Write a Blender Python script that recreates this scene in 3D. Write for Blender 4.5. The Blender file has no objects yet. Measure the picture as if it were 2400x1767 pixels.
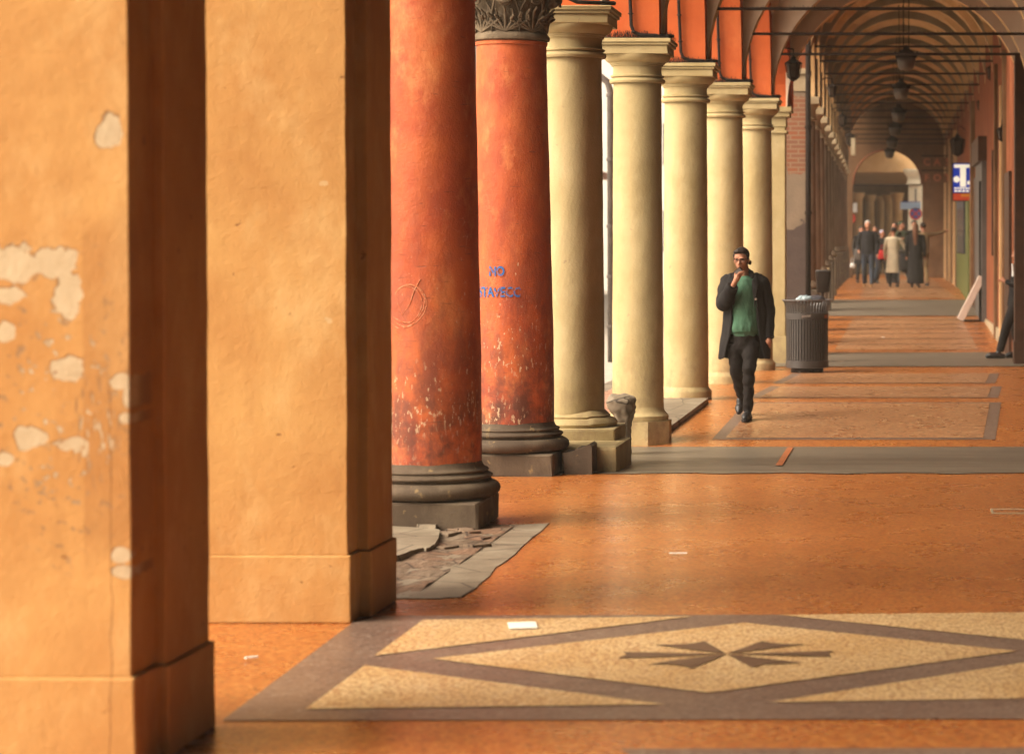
import bpy, bmesh, math, random
from mathutils import Vector, Matrix
from math import sin, cos, pi, sqrt, radians
random.seed(7)
sc = bpy.context.scene
C = sc.collection
# ------------------------------------------------------------------ camera, sky, sun, exposure
F, CX, HZ, CH = 6000.0, 2170.0, 575.0, 1.8      # focal length in photo pixels, vanishing column, horizon row, camera height
cam = bpy.data.objects.new('camera', bpy.data.cameras.new('camera')); C.objects.link(cam)
cam.data.sensor_width = 36; cam.data.lens = 36*F/2400
cam.location = (0, 0, CH); cam.rotation_euler = (radians(90-1.1), 0, 0)
cam.data.shift_x = -(CX-1200)/2400; cam.data.shift_y = -(883.5-(HZ+F*math.tan(radians(1.1))))/2400
cam.data.clip_end = 600; cam.data.clip_start = 0.1
cam.data.dof.use_dof = True; cam.data.dof.focus_distance = 21.5; cam.data.dof.aperture_fstop = 2.9
sc.camera = cam
sc.view_settings.view_transform = 'Standard'; sc.view_settings.look = 'None'
sc.view_settings.exposure = 1.3; sc.view_settings.gamma = 1
SUN_EL, SUN_AZ = 42, 243        # azimuth the light comes from, clockwise from +Y (street side, a little behind the camera)
W = bpy.data.worlds.new('World'); sc.world = W; W.use_nodes = True
nt = W.node_tree; nt.nodes.clear()
sky = nt.nodes.new('ShaderNodeTexSky'); sky.sky_type = 'NISHITA'; sky.sun_disc = False
sky.sun_elevation = radians(SUN_EL); sky.sun_rotation = radians(SUN_AZ); sky.dust_density = 6; sky.air_density = 1
hs = nt.nodes.new('ShaderNodeHueSaturation'); hs.inputs['Saturation'].default_value = 0.15
ml = nt.nodes.new('ShaderNodeMix'); ml.data_type = 'RGBA'; ml.blend_type = 'MULTIPLY'; ml.inputs[0].default_value = 1
ml.inputs[7].default_value = (1.0, 0.90, 0.76, 1)       # overcast sky, warm white balance
bg = nt.nodes.new('ShaderNodeBackground'); bg.inputs[1].default_value = 0.15
ow = nt.nodes.new('ShaderNodeOutputWorld')
nt.links.new(sky.outputs[0], hs.inputs['Color']); nt.links.new(hs.outputs[0], ml.inputs[6])
nt.links.new(ml.outputs[2], bg.inputs[0]); nt.links.new(bg.outputs[0], ow.inputs[0])
sl = bpy.data.lights.new('sun', 'SUN'); sl.energy = 1.0; sl.angle = radians(60); sl.color = (1, 0.9, 0.76)
so = bpy.data.objects.new('sun', sl); C.objects.link(so)
az = radians(SUN_AZ); el = radians(SUN_EL)
sd = Vector((sin(az)*cos(el), cos(az)*cos(el), sin(el)))
so.rotation_euler = sd.to_track_quat('Z', 'Y').to_euler(); so.location = (-20, -10, 30)
sc.cycles.max_bounces = 8; sc.cycles.diffuse_bounces = 1

# ------------------------------------------------------------------ material helper
class M:
    def __init__(s, name, rough=0.8, spec=0.3, metal=0):
        s.m = bpy.data.materials.new(name); s.m.use_nodes = True; s.nt = s.m.node_tree; s.nt.nodes.clear()
        s.b = s.nt.nodes.new('ShaderNodeBsdfPrincipled'); o = s.nt.nodes.new('ShaderNodeOutputMaterial')
        s.nt.links.new(s.b.outputs[0], o.inputs[0])
        s.b.inputs['Roughness'].default_value = rough; s.b.inputs['Specular IOR Level'].default_value = spec
        s.b.inputs['Metallic'].default_value = metal
        g = s.nt.nodes.new('ShaderNodeNewGeometry'); s.pos = g.outputs['Position']
    def put(s, sock, v):
        if isinstance(v, bpy.types.NodeSocket): s.nt.links.new(v, sock)
        elif isinstance(v, (tuple, list)) and len(v) == 3 and sock.type == 'RGBA': sock.default_value = (*v, 1)
        else: sock.default_value = v
    def vec(s, sx=1, sy=1, sz=1, off=(0, 0, 0)):
        n = s.nt.nodes.new('ShaderNodeMapping'); s.put(n.inputs[0], s.pos)
        n.inputs[1].default_value = off; n.inputs[3].default_value = (sx, sy, sz); return n.outputs[0]
    def noise(s, sc_, det=4, vec=None, rough=0.55, dist=0):
        n = s.nt.nodes.new('ShaderNodeTexNoise'); s.put(n.inputs['Vector'], vec or s.pos)
        n.inputs['Scale'].default_value = sc_; n.inputs['Detail'].default_value = det
        n.inputs['Roughness'].default_value = rough; n.inputs['Distortion'].default_value = dist; return n.outputs[0]
    def vor(s, sc_, vec=None, out='Distance', feat='F1'):
        n = s.nt.nodes.new('ShaderNodeTexVoronoi'); n.feature = feat; s.put(n.inputs['Vector'], vec or s.pos)
        n.inputs['Scale'].default_value = sc_; return n.outputs[out]
    def math(s, op, a, b=0.0, c=None):
        n = s.nt.nodes.new('ShaderNodeMath'); n.operation = op; s.put(n.inputs[0], a); s.put(n.inputs[1], b)
        if c is not None: s.put(n.inputs[2], c)
        return n.outputs[0]
    def mr(s, v, a, b, c=0, d=1):
        n = s.nt.nodes.new('ShaderNodeMapRange'); s.put(n.inputs[0], v)
        for i, q in enumerate((a, b, c, d)): n.inputs[i+1].default_value = q
        return n.outputs[0]
    def mix(s, f, a, b):
        n = s.nt.nodes.new('ShaderNodeMix'); n.data_type = 'RGBA'; s.put(n.inputs[0], f); s.put(n.inputs[6], a); s.put(n.inputs[7], b); return n.outputs[2]
    def sep(s):
        n = s.nt.nodes.new('ShaderNodeSeparateXYZ'); s.put(n.inputs[0], s.pos); return n.outputs
    def col(s, v): s.put(s.b.inputs['Base Color'], v); return s
    def bump(s, h, st=0.3, d=0.01):
        n = s.nt.nodes.new('ShaderNodeBump'); n.inputs['Strength'].default_value = st; n.inputs['Distance'].default_value = d
        s.put(n.inputs['Height'], h); s.nt.links.new(n.outputs[0], s.b.inputs['Normal']); return s
    def patch(s, c, r, axis=0, wob=0.5, nsc=14, hard=0.06):
        """1 inside a ragged ellipse at (c) in the x/z plane (axis 0)"""
        x, y, z = s.sep()
        dx = s.math('DIVIDE', s.math('SUBTRACT', x if axis == 0 else y, c[0]), r[0])
        dz = s.math('DIVIDE', s.math('SUBTRACT', z, c[1]), r[1])
        d = s.math('SQRT', s.math('ADD', s.math('MULTIPLY', dx, dx), s.math('MULTIPLY', dz, dz)))
        d = s.math('ADD', d, s.math('MULTIPLY', s.math('SUBTRACT', s.noise(nsc, 5), 0.5), wob*3))
        return s.mr(d, 1-hard, 1+hard, 1, 0)

def simple(name, col, rough=0.8, var=0.15, sc_=6, spec=0.3, metal=0, bump=0, bsc=40, emit=None):
    m = M(name, rough, spec, metal)
    if var:
        d = tuple(c*(1-var) for c in col); l = tuple(min(1, c*(1+var)) for c in col)
        m.col(m.mix(m.mr(m.noise(sc_, 6), 0.3, 0.7), d, l))
    else: m.col(col)
    if bump: m.bump(m.noise(bsc, 5), bump, 0.01)
    if emit:
        m.put(m.b.inputs['Emission Color'], col); m.b.inputs['Emission Strength'].default_value = emit
    return m.m

def plaster(name, base, dark, light, bump=0.35, fine=None, rough=0.82):
    m = M(name, rough, 0.2)
    a = m.mix(m.mr(m.noise(1.3, 6, rough=0.6), 0.35, 0.65), dark, base)
    a = m.mix(m.math('MULTIPLY', m.mr(m.noise(2.4, 7, m.vec(1, 1, 0.55, (5, 2, 1)), 0.65), 0.5, 0.72), 0.7), a, light)
    a = m.mix(m.mr(m.noise(28, 4, rough=0.7), 0.62, 0.8, 0, 0.25), a, dark)
    m.out = a; m.h = m.math('ADD', m.noise(7, 6), m.math('MULTIPLY', m.noise(60, 4), 0.35))
    m.col(a); m.bump(m.h, bump, 0.02)
    return m

MT = {}
# ochre pier plaster with the bared pale undercoat
m = plaster('ochre_plaster', (.56, .30, .10), (.46, .215, .065), (.66, .42, .18), 0.4)
c = m.out
x, y, z = m.sep()
# patches of pier at y=9.3 (front face), given at x,z
def pxz(u, v, Y): return ((u-CX)/F*Y, CH-(v-HZ)*Y/F)
near_only = m.mr(y, 9.4, 9.6, 1, 0)
allp = None
def addp(u, v, ru, rv, wob=0.62, nsc=19, Y=9.33):
    global allp
    p = m.patch(pxz(u, v, Y), (ru*Y/F, rv*Y/F), 0, wob, nsc)
    allp = p if allp is None else m.math('MAXIMUM', allp, p)
for a in [(30, 620, 75, 45), (130, 615, 62, 38), (160, 690, 34, 62, .5), (20, 690, 40, 22, .5), (15, 775, 26, 24, .5), (160, 865, 42, 30, .4),
          (285, 895, 28, 20, .4), (300, 930, 12, 26, .4), (295, 980, 18, 14, .4), (70, 1025, 40, 28, .5), (165, 1040, 36, 16, .7), (10, 1075, 22, 18, .4),
          (280, 1300, 24, 20, .4), (285, 1340, 30, 16, .4), (262, 310, 34, 46, .6, 9)]:
    addp(*a)
streak = m.math('MULTIPLY', m.mr(m.noise(9, 5, m.vec(7, 1, 1.4)), 0.56, 0.6), m.patch(pxz(228, 1010, 9.33), (.075, .17), 0, .25, 9, .3))
specks = m.math('MULTIPLY', m.mr(m.noise(30, 4), 0.6, 0.64), m.patch(pxz(150, 950, 9.33), (.22, .45), 0, .3, 6, .4))
allm = m.math('MULTIPLY', m.math('MAXIMUM', allp, m.math('MAXIMUM', streak, specks)), near_only)
c = m.mix(allm, c, m.mix(m.noise(20, 5), (.46, .33, .19), (.60, .47, .30)))
rim = m.math('MULTIPLY', m.math('MULTIPLY', allm, m.math('SUBTRACT', 1.0, allm)), 2.4)  # edge shadow of the flaked patches, painted as a dark rim
c = m.mix(rim, c, (.22, .10, .035))
far_only = m.math('SUBTRACT', 1.0, near_only)
p2 = m.math('MAXIMUM', m.patch(pxz(760, 430, 13), (.022, .016), 0, .7, 34), m.patch(pxz(770, 750, 13), (.018, .014), 0, .8, 40))
c = m.mix(m.math('MULTIPLY', p2, m.math('MULTIPLY', far_only, .6)), c, (.60, .42, .22))
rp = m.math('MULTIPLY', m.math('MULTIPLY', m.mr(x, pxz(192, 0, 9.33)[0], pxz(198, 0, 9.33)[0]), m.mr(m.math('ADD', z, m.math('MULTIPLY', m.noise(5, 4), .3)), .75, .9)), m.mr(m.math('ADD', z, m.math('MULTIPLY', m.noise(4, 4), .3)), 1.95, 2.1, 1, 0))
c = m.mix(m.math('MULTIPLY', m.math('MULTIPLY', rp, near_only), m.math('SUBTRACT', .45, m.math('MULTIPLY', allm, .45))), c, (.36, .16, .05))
xw = m.math('ADD', x, m.math('MULTIPLY', m.math('SUBTRACT', m.noise(9, 5), .5), .03))
ck = m.math('MULTIPLY', m.mr(m.math('ABSOLUTE', m.math('SUBTRACT', xw, pxz(258, 0, 9.33)[0])), 0, .0035, .8, 0), m.math('MULTIPLY', m.mr(z, 1.25, 1.3, 1, 0), near_only))
c = m.mix(ck, c, (.16, .06, .02))
st = m.mr(m.noise(2.2, 8, m.vec(2.2, 2.2, .5, (4, 4, 4)), .7), .56, .72, 0, .35)
c = m.mix(st, c, (.34, .15, .045))
chips = m.mr(m.noise(16, 5, m.vec(1, 1, 1, (3, 3, 9))), 0.70, 0.73)
c = m.mix(m.math('MULTIPLY', chips, .8), c, (.24, .10, .035))
m.col(c); m.bump(m.math('SUBTRACT', m.h, m.math('MULTIPLY', m.math('ADD', allm, chips), .5)), .4, .02)
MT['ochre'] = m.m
# weathered red stone
def redmat(name, seed):
    m = M(name, .62, .35)
    o = (seed, seed*2, seed*3)
    n1 = m.noise(2.2, 8, m.vec(1, 1, .7, o), .65)
    a = m.mix(m.mr(n1, .38, .62), (.40, .065, .018), (.56, .125, .032))
    a = m.mix(m.mr(m.noise(3.5, 7, m.vec(1, 1, .6, (o[1], 0, 4)), .7), .52, .68, 0, .75), a, (.66, .22, .07))
    x, y, z = m.sep()
    low = m.mr(z, .2, 1.5, 1, 0)
    low2 = m.mr(z, 0.1, 1.15, 1, 0)
    a = m.mix(m.math('MULTIPLY', m.mr(m.noise(4, 8, m.vec(1, 1, .5, (o[2], 3, 3)), .7), .44, .58), m.mr(z, .0, 2.4, .95, .1)), a, (.17, .045, .03))
    a = m.mix(m.math('MULTIPLY', m.mr(m.noise(5, 7, m.vec(1, 1, 1, (9, o[0], 3)), .65), .43, .56), m.math('MULTIPLY', low2, .9)), a, (.055, .028, .018))
    fl = m.noise(38, 5, m.vec(1, 1, .42, o), .62)
    th = m.mr(z, .1, 2.4, .545, .72)
    band = m.math('MULTIPLY', m.mr(m.noise(2.2, 3, m.vec(1, 1, 1, (1, 1, o[0]))), .42, .60), 1.0)
    flk = m.math('MULTIPLY', m.mr(m.math('SUBTRACT', fl, th), 0, .03), band)
    a = m.mix(m.math('MULTIPLY', flk, .8), a, (.62, .42, .25))
    hc = m.math('MULTIPLY', m.mr(m.noise(10, 6, m.vec(.6, .6, 6, o)), .66, .69), .55)   # horizontal scratches
    a = m.mix(hc, a, (.14, .04, .02))
    m.col(a)
    h = m.math('ADD', m.noise(9, 7, rough=.65), m.math('MULTIPLY', m.math('ADD', flk, hc), -.35))
    m.bump(m.math('ADD', h, m.math('MULTIPLY', m.noise(70, 4), .25)), .45, .02)
    return m.m
MT['red'] = redmat('weathered_red_stone', 1.0)
MT['red2'] = redmat('flaking_red_stone', 4.3)
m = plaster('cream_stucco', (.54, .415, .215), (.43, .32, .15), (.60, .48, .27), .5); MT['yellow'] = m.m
x, y, z = m.sep()
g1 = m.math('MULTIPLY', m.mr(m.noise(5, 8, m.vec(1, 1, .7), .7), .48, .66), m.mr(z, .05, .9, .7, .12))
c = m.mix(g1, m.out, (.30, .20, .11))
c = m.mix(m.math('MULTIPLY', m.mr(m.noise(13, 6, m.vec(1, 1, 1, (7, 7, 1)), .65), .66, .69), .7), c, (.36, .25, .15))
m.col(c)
m = plaster('orange_plaster', (.62, .13, .035), (.50, .095, .025), (.70, .19, .06), .15); MT['orange'] = m.m
m = plaster('pink_plaster', (.86, .66, .50), (.80, .58, .42), (.90, .72, .57), .15); MT['pink'] = m.m
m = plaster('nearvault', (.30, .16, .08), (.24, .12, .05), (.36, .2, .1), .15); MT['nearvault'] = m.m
m = plaster('vault_plaster', (.70, .45, .22), (.58, .35, .16), (.78, .54, .29), .15); MT['vault'] = m.m
m = plaster('terracotta_wall', (.26, .075, .028), (.18, .05, .02), (.34, .12, .045), .2); MT['terra'] = m.m
m = plaster('brown_plaster', (.22, .11, .05), (.14, .07, .03), (.28, .15, .07), .2); MT['brown'] = m.m
m = plaster('far_shaft_stone', (.27, .19, .125), (.17, .11, .07), (.36, .27, .19), .3); MT['shaft'] = m.m
m = plaster('far_cap_stone', (.42, .32, .20), (.30, .21, .12), (.52, .42, .28), .3); MT['cap'] = m.m
m = plaster('facade_plaster', (.82, .78, .70), (.76, .70, .62), (.86, .82, .75), .1); MT['facade'] = m.m
m = plaster('dark_base_stone', (.115, .08, .052), (.05, .034, .024), (.21, .155, .10), .5)
pp = m.mr(m.noise(9, 6, m.vec(1, 1, 1, (2, 8, 1))), .63, .67); m.col(m.mix(m.math('MULTIPLY', pp, .7), m.out, (.30, .20, .09))); MT['dstone'] = m.m
m = plaster('carved_grey_stone', (.19, .135, .085), (.07, .048, .03), (.30, .22, .14), .9); MT['carved'] = m.m
m = plaster('worn_slab', (.27, .215, .15), (.17, .13, .09), (.38, .32, .23), .3, rough=.55)
cr = m.vor(2.2, m.vec(1, 1, 1), 'Distance', 'DISTANCE_TO_EDGE'); m.col(m.mix(m.mr(cr, 0, .018, 1, 0), m.out, (.03, .02, .015))); MT['slab'] = m.m
m = plaster('rubble', (.22, .15, .10), (.12, .08, .05), (.34, .26, .18), .9)
cr = m.vor(5, None, 'Distance', 'DISTANCE_TO_EDGE'); m.col(m.mix(m.mr(cr, 0, .05, 1, 0), m.mix(m.mr(m.vor(5, None, 'Color'), .4, .6), m.out, (.20, .115, .07)), (.04, .025, .02))); MT['rubble'] = m.m
# floors
def terrazzo(name, a, b, fleck, dark, rough=.33, vs=60, fl=.55):
    m = M(name, rough, .45)
    base = m.mix(m.mr(m.noise(.8, 4, rough=.5), .35, .65), a, b)
    v = m.vor(vs, None, 'Color')
    base = m.mix(m.mr(v, fl, fl+.12, 0, .75), base, fleck)
    base = m.mix(m.mr(m.vor(vs*.8, m.vec(1, 1, 1, (3, 1, 0)), 'Color'),   .70, .80, 0, .8), base, dark)
    cr = m.noise(1.1, 9, m.vec(1, 1.5, 1, (1, 4, 0)), .7, .4)
    base = m.mix(m.mr(m.math('ABSOLUTE', m.math('SUBTRACT', cr, .47)), 0, .0006, .3, 0), base, (.10, .045, .02))
    m.col(base)
    m.put(m.b.inputs['Roughness'], m.mr(m.noise(2.5, 6, rough=.7), .3, .7, rough-.03, rough+.07))
    m.bump(m.math('ADD', m.noise(3, 3), m.math('MULTIPLY', m.vor(vs), .25)), .06, .01)
    return m.m
MT['floor'] = terrazzo('orange_terrazzo', (.345, .092, .018), (.40, .118, .026), (.55, .235, .060), (.17, .045, .014), .27, 62)
MT['floor2'] = terrazzo('light_terrazzo', (.33, .135, .055), (.38, .165, .072), (.52, .31, .15), (.18, .08, .04), .27, 40)
MT['greyt'] = terrazzo('grey_terrazzo', (.17, .105, .075), (.21, .135, .095), (.34, .26, .20), (.09, .05, .04), .38, 70, .75)
m = M('pale_mosaic', .42, .4)
wv = m.vec(1, 1, 1)
v1 = m.vor(50, m.vec(1, .6, 1), 'Distance')
n2 = m.noise(4, 3)
base = m.mix(m.mr(m.noise(1.6, 5), .35, .65), (.62, .39, .16), (.70, .49, .24))
base = m.mix(m.mr(v1, .42, .62, 0, .7), base, (.34, .15, .06))
base = m.mix(m.mr(m.vor(40, None, 'Color'), .7, .85, 0, .35), base, (.80, .62, .38))
crk = m.noise(1.4, 9, m.vec(1.5, .8, 1, (1.3, 4, 0)), .7, .4)
base = m.mix(m.mr(m.math('ABSOLUTE', m.math('SUBTRACT', crk, .5)), 0, .002, .7, 0), base, (.12, .05, .02))
m.col(base); m.bump(v1, .3, .004); MT['mosaic'] = m.m
m = M('grey_paving', .42, .45)
g = m.mix(m.mr(m.noise(2, 8, m.vec(.35, 2.5, 1), .65), .35, .65), (.105, .082, .056), (.185, .15, .11))
g = m.mix(m.mr(m.noise(22, 5), .6, .75, 0, .5), g, (.32, .25, .17)); m.col(g); m.bump(m.noise(9, 6, m.vec(.4, 2, 1)), .3, .012); MT['paving'] = m.m
MT['wet'] = simple('wet_stone', (.10, .085, .07), .08, .3, 9, .8)
MT['street'] = simple('street_stone', (.45, .40, .33), .8, .15, 3)
MT['line'] = simple('dark_inlay', (.13, .075, .045), .4, .2, 8)
MT['redline'] = simple('red_inlay', (.42, .12, .04), .4, .2, 8)
MT['iron'] = simple('black_iron', (.016, .009, .006), .75, .3, 20, .12)
MT['lampglass'] = simple('dusty_lamp_glass', (.05, .032, .022), .5, .2, 10, .2)
MT['rod'] = simple('rusty_rod', (.03, .015, .010), .8, .4, 20)
MT['pipe'] = simple('brown_pipe', (.085, .065, .055), .45, .35, 8, .5)
MT['glass_pale'] = simple('opal_glass', (.085, .060, .042), .4, .1, 8, .3)
MT['white'] = simple('white_paint', (.78, .76, .72), .6, .05)
m = M('worn_blue_paint', .75, .2); m.col(m.mix(m.mr(m.noise(34, 6, rough=.7), .50, .58), (.03, .13, .36), (.36, .10, .05))); MT['blue'] = m.m
m = M('faded_scrawl', .8, .2); m.col(m.mix(m.mr(m.noise(30, 6, rough=.7), .42, .56), (.60, .27, .15), (.50, .12, .04))); MT['scrawl'] = m.m
MT['binm'] = simple('bin_metal', (.040, .032, .028), .42, .25, 30, .5)
MT['rim'] = simple('bin_rim', (.12, .105, .10), .4, .1, 10, .5)
MT['bag'] = simple('plastic_bag', (.30, .37, .40), .25, .4, 14, .6, 0, .6, 14)
MT['bag2'] = simple('dark_bag', (.05, .05, .06), .3, .4, 14, .6, 0, .6, 14)
MT['paper'] = simple('paper', (.85, .80, .70), .8, .05)
MT['spike'] = simple('bird_spike', (.022, .015, .012), .9, .3, 20)
MT['window'] = simple('window_glass', (.05, .05, .06), .15, .2, 2, .5)
MT['green'] = simple('green_shopfront', (.12, .13, .035), .5, .2, 4)
MT['grey_door'] = simple('grey_shutter', (.10, .085, .075), .5, .2, 4)
MT['wood'] = simple('dark_wood', (.06, .025, .012), .5, .3, 6)
MT['board'] = simple('pinkish_board', (.55, .42, .34), .5, .05)
# brick pier
m = M('brick_and_patched_plaster', .85, .2)
x, y, z = m.sep()
cb = m.nt.nodes.new('ShaderNodeCombineXYZ'); m.put(cb.inputs[0], m.math('ADD', x, y)); m.put(cb.inputs[1], z)
bt = m.nt.nodes.new('ShaderNodeTexBrick'); m.put(bt.inputs['Vector'], cb.outputs[0])
m.put(bt.inputs['Color1'], (.27, .085, .04)); m.put(bt.inputs['Color2'], (.20, .09, .055)); m.put(bt.inputs['Mortar'], (.26, .165, .10))
bt.inputs['Scale'].default_value = 1; bt.inputs['Brick Width'].default_value = .26; bt.inputs['Row Height'].default_value = .075; bt.inputs['Mortar Size'].default_value = .012
gp = m.mix(m.noise(3, 6), (.14, .10, .07), (.30, .21, .14))
dp = m.mix(m.noise(5, 6), (.06, .038, .035), (.11, .075, .06))
nz = m.math('MULTIPLY', m.math('SUBTRACT', m.noise(3.2, 5), .5), 1.3)
zz = m.math('ADD', z, nz)
c = m.mix(m.mr(zz, 2.15, 2.2), dp, gp)
c = m.mix(m.math('MULTIPLY', m.mr(zz, 3.05, 3.08), m.mr(zz, 4.15, 4.18, 1, 0)), c, bt.outputs[0])
m.col(c); m.bump(m.noise(20, 5), .4, .02); MT['brick'] = m.m
# people
MT['skin'] = simple('skin', (.50, .22, .13), .55, .08, 20)
MT['hair'] = simple('dark_hair', (.022, .013, .009), .6, .4, 60)
MT['grey_hair'] = simple('grey_hair', (.45, .42, .38), .7, .1)
MT['brown_hair'] = simple('brown_hair', (.16, .06, .025), .6, .2)
m = M('black_cloth', .85, .2); m.col(m.mix(m.noise(8, 6), (.010, .009, .010), (.026, .022, .021))); m.bump(m.noise(9, 5, m.vec(1, 1, .5)), .7, .03); MT['black'] = m.m
m = M('green_knit', .9, .15); m.col(m.mix(m.noise(10, 6), (.058, .135, .084), (.092, .190, .118))); m.bump(m.noise(11, 4, m.vec(1.3, 1, .6)), .8, .03); MT['knit'] = m.m
m = M('black_denim', .8, .2); m.col(m.mix(m.noise(12, 6), (.008, .006, .006), (.020, .015, .013))); m.bump(m.noise(10, 5), .6, .02); MT['denim'] = m.m
MT['shoe'] = simple('shoe_leather', (.014, .011, .011), .45, .3, 20, .5)
MT['sole'] = simple('sole', (.035, .03, .028), .7, .1)
MT['sock'] = simple('sock', (.5, .46, .42), .9, .1)
MT['lens'] = simple('lens', (.30, .16, .11), .1, 0, 1, .6)
MT['cream'] = simple('cream_coat', (.62, .50, .34), .85, .12, 8, .2, 0, .5, 10)
MT['navy'] = simple('navy_cloth', (.013, .012, .015), .85, .2, 8)
MT['jeans'] = simple('blue_jeans', (.035, .045, .065), .85, .2, 8)
MT['redc'] = simple('red_cloth', (.55, .02, .02), .8, .1)
MT['facade2'] = simple('bright_cream', (.80, .70, .52), .8, .1)
MT['beige'] = simple('beige_cloth', (.30, .19, .09), .85, .15)
MT['greenc'] = simple('olive_cloth', (.07, .09, .05), .85, .15)
MT['lilac'] = simple('lilac_cloth', (.45, .40, .50), .85, .1)
MT['tan'] = simple('tan_leather', (.35, .17, .06), .6, .1)
MT['signblue'] = simple('sign_blue', (.0, .03, .36), .4, 0, 1, .3, 0, 0, 40, .16)
MT['signwhite'] = simple('sign_white', (.9, .85, .70), .4, 0, 1, .3, 0, 0, 40, .22)
MT['signred'] = simple('sign_red', (.55, .06, .02), .4, 0, 1, .3, 0, 0, 40, .05)
MT['signorange'] = simple('sign_orange', (.6, .2, .02), .4, 0, 1, .3, 0, 0, 40, .05)
MT['roadblue'] = simple('road_sign_blue', (.10, .16, .5), .4, 0)
MT['paleblue'] = simple('pale_blue_sign', (.45, .62, .85), .4, 0)
MT['roadred'] = simple('road_sign_red', (.75, .05, .04), .4, 0)
MT['lettering'] = simple('faded_letter', (.60, .19, .09), .7, .1)
MT['letterbox'] = simple('letter_board', (.24, .11, .055), .7, .1)

# ------------------------------------------------------------------ geometry helper
class MB:
    def __init__(s): s.v = []; s.f = []; s.mi = []; s.cur = 0
    def add(s, vs, fs):
        o = len(s.v); s.v += [tuple(p) for p in vs]; s.f += [tuple(i+o for i in f) for f in fs]; s.mi += [s.cur]*len(fs); return s
    def box(s, x0, x1, y0, y1, z0, z1, bev=0, rot=None, piv=None):
        bm = bmesh.new(); bmesh.ops.create_cube(bm, size=1)
        for v in bm.verts: v.co = Vector((x0+(v.co.x+.5)*(x1-x0), y0+(v.co.y+.5)*(y1-y0), z0+(v.co.z+.5)*(z1-z0)))
        if bev: bmesh.ops.bevel(bm, geom=bm.edges[:], offset=bev, segments=2, affect='EDGES', profile=.6)
        if rot is not None:
            p = Vector(piv) if piv else Vector(((x0+x1)/2, (y0+y1)/2, (z0+z1)/2))
            for v in bm.verts: v.co = p+rot@(v.co-p)
        bm.verts.index_update(); vs = [v.co.copy() for v in bm.verts]; fs = [[v.index for v in f.verts] for f in bm.faces]; bm.free()
        return s.add(vs, fs)
    def lathe(s, prof, cx, cy, n=48, cz=0, sq=0):
        vs = []; fs = []
        for r, z in prof:
            for i in range(n):
                a = 2*pi*i/n
                vs.append((cx+r*cos(a), cy+r*sin(a), cz+z))
        for j in range(len(prof)-1):
            for i in range(n):
                k = (i+1) % n; fs.append((j*n+i, j*n+k, (j+1)*n+k, (j+1)*n+i))
        fs.append(tuple(range(n))[::-1]); fs.append(tuple((len(prof)-1)*n+i for i in range(n)))
        return s.add(vs, fs)
    def tube(s, pts, rad, n=8, cap=True):
        pts = [Vector(p) for p in pts]; R = rad if isinstance(rad, (list, tuple)) else [rad]*len(pts)
        if cap:   # rounded ends
            d0 = (pts[0]-pts[1]).normalized(); d1 = (pts[-1]-pts[-2]).normalized()
            pts = [pts[0]+d0*R[0]*.9, pts[0]+d0*R[0]*.6]+pts+[pts[-1]+d1*R[-1]*.6, pts[-1]+d1*R[-1]*.9]
            R = [R[0]*.35, R[0]*.78]+list(R)+[R[-1]*.78, R[-1]*.35]
        vs = []; fs = []; up = None
        for i, p in enumerate(pts):
            t = (pts[min(i+1, len(pts)-1)]-pts[max(i-1, 0)]).normalized()
            if up is None: up = t.orthogonal().normalized()
            up = (up-t*up.dot(t)).normalized(); sd_ = t.cross(up)
            for k in range(n):
                a = 2*pi*k/n; vs.append(p+(up*cos(a)+sd_*sin(a))*R[i])
        for j in range(len(pts)-1):
            for k in range(n):
                l = (k+1) % n; fs.append((j*n+k, j*n+l, (j+1)*n+l, (j+1)*n+k))
        fs.append(tuple(range(n))[::-1]); fs.append(tuple((len(pts)-1)*n+k for k in range(n)))
        return s.add(vs, fs)
    def loft(s, rings, n=28, a0=0, a1=2*pi, closed=True):
        """rings: (center, half_x, half_y[, power]) horizontal ellipses; open arc when not closed"""
        vs = []; fs = []; m_ = n if closed else n+1
        for r in rings:
            c, a, b = r[0], r[1], r[2]; p = r[3] if len(r) > 3 else 1
            for k in range(m_):
                t = a0+(a1-a0)*k/n; ct, st = cos(t), sin(t)
                vs.append((c[0]+a*math.copysign(abs(ct)**p, ct), c[1]+b*math.copysign(abs(st)**p, st), c[2]))
        for j in range(len(rings)-1):
            for k in range(n):
                l = (k+1) % m_ if closed else k+1
                fs.append((j*m_+k, j*m_+l, (j+1)*m_+l, (j+1)*m_+k))
        if closed: fs.append(tuple(range(n))[::-1]); fs.append(tuple((len(rings)-1)*n+k for k in range(n)))
        return s.add(vs, fs)
    def ball(s, c, r, n=14, rot=None):
        r = r if isinstance(r, (tuple, list)) else (r, r, r)
        bm = bmesh.new(); bmesh.ops.create_uvsphere(bm, u_segments=n*2, v_segments=n, radius=1)
        vs = []
        for v in bm.verts:
            q = Vector((v.co.x*r[0], v.co.y*r[1], v.co.z*r[2]))
            if rot is not None: q = rot@q
            vs.append(Vector(c)+q)
        bm.verts.index_update(); fs = [[v.index for v in f.verts] for f in bm.faces]; bm.free()
        return s.add(vs, fs)
    def prism(s, pts, off):
        """polygon pts (3-D) extruded by vector off"""
        n = len(pts); off = Vector(off); a = [Vector(p) for p in pts]
        vs = a+[p+off for p in a]
        fs = [tuple(range(n)), tuple(range(n, 2*n))[::-1]]+[(i, i+n, (i+1) % n+n, (i+1) % n) for i in range(n)]
        return s.add(vs, fs)
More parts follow.
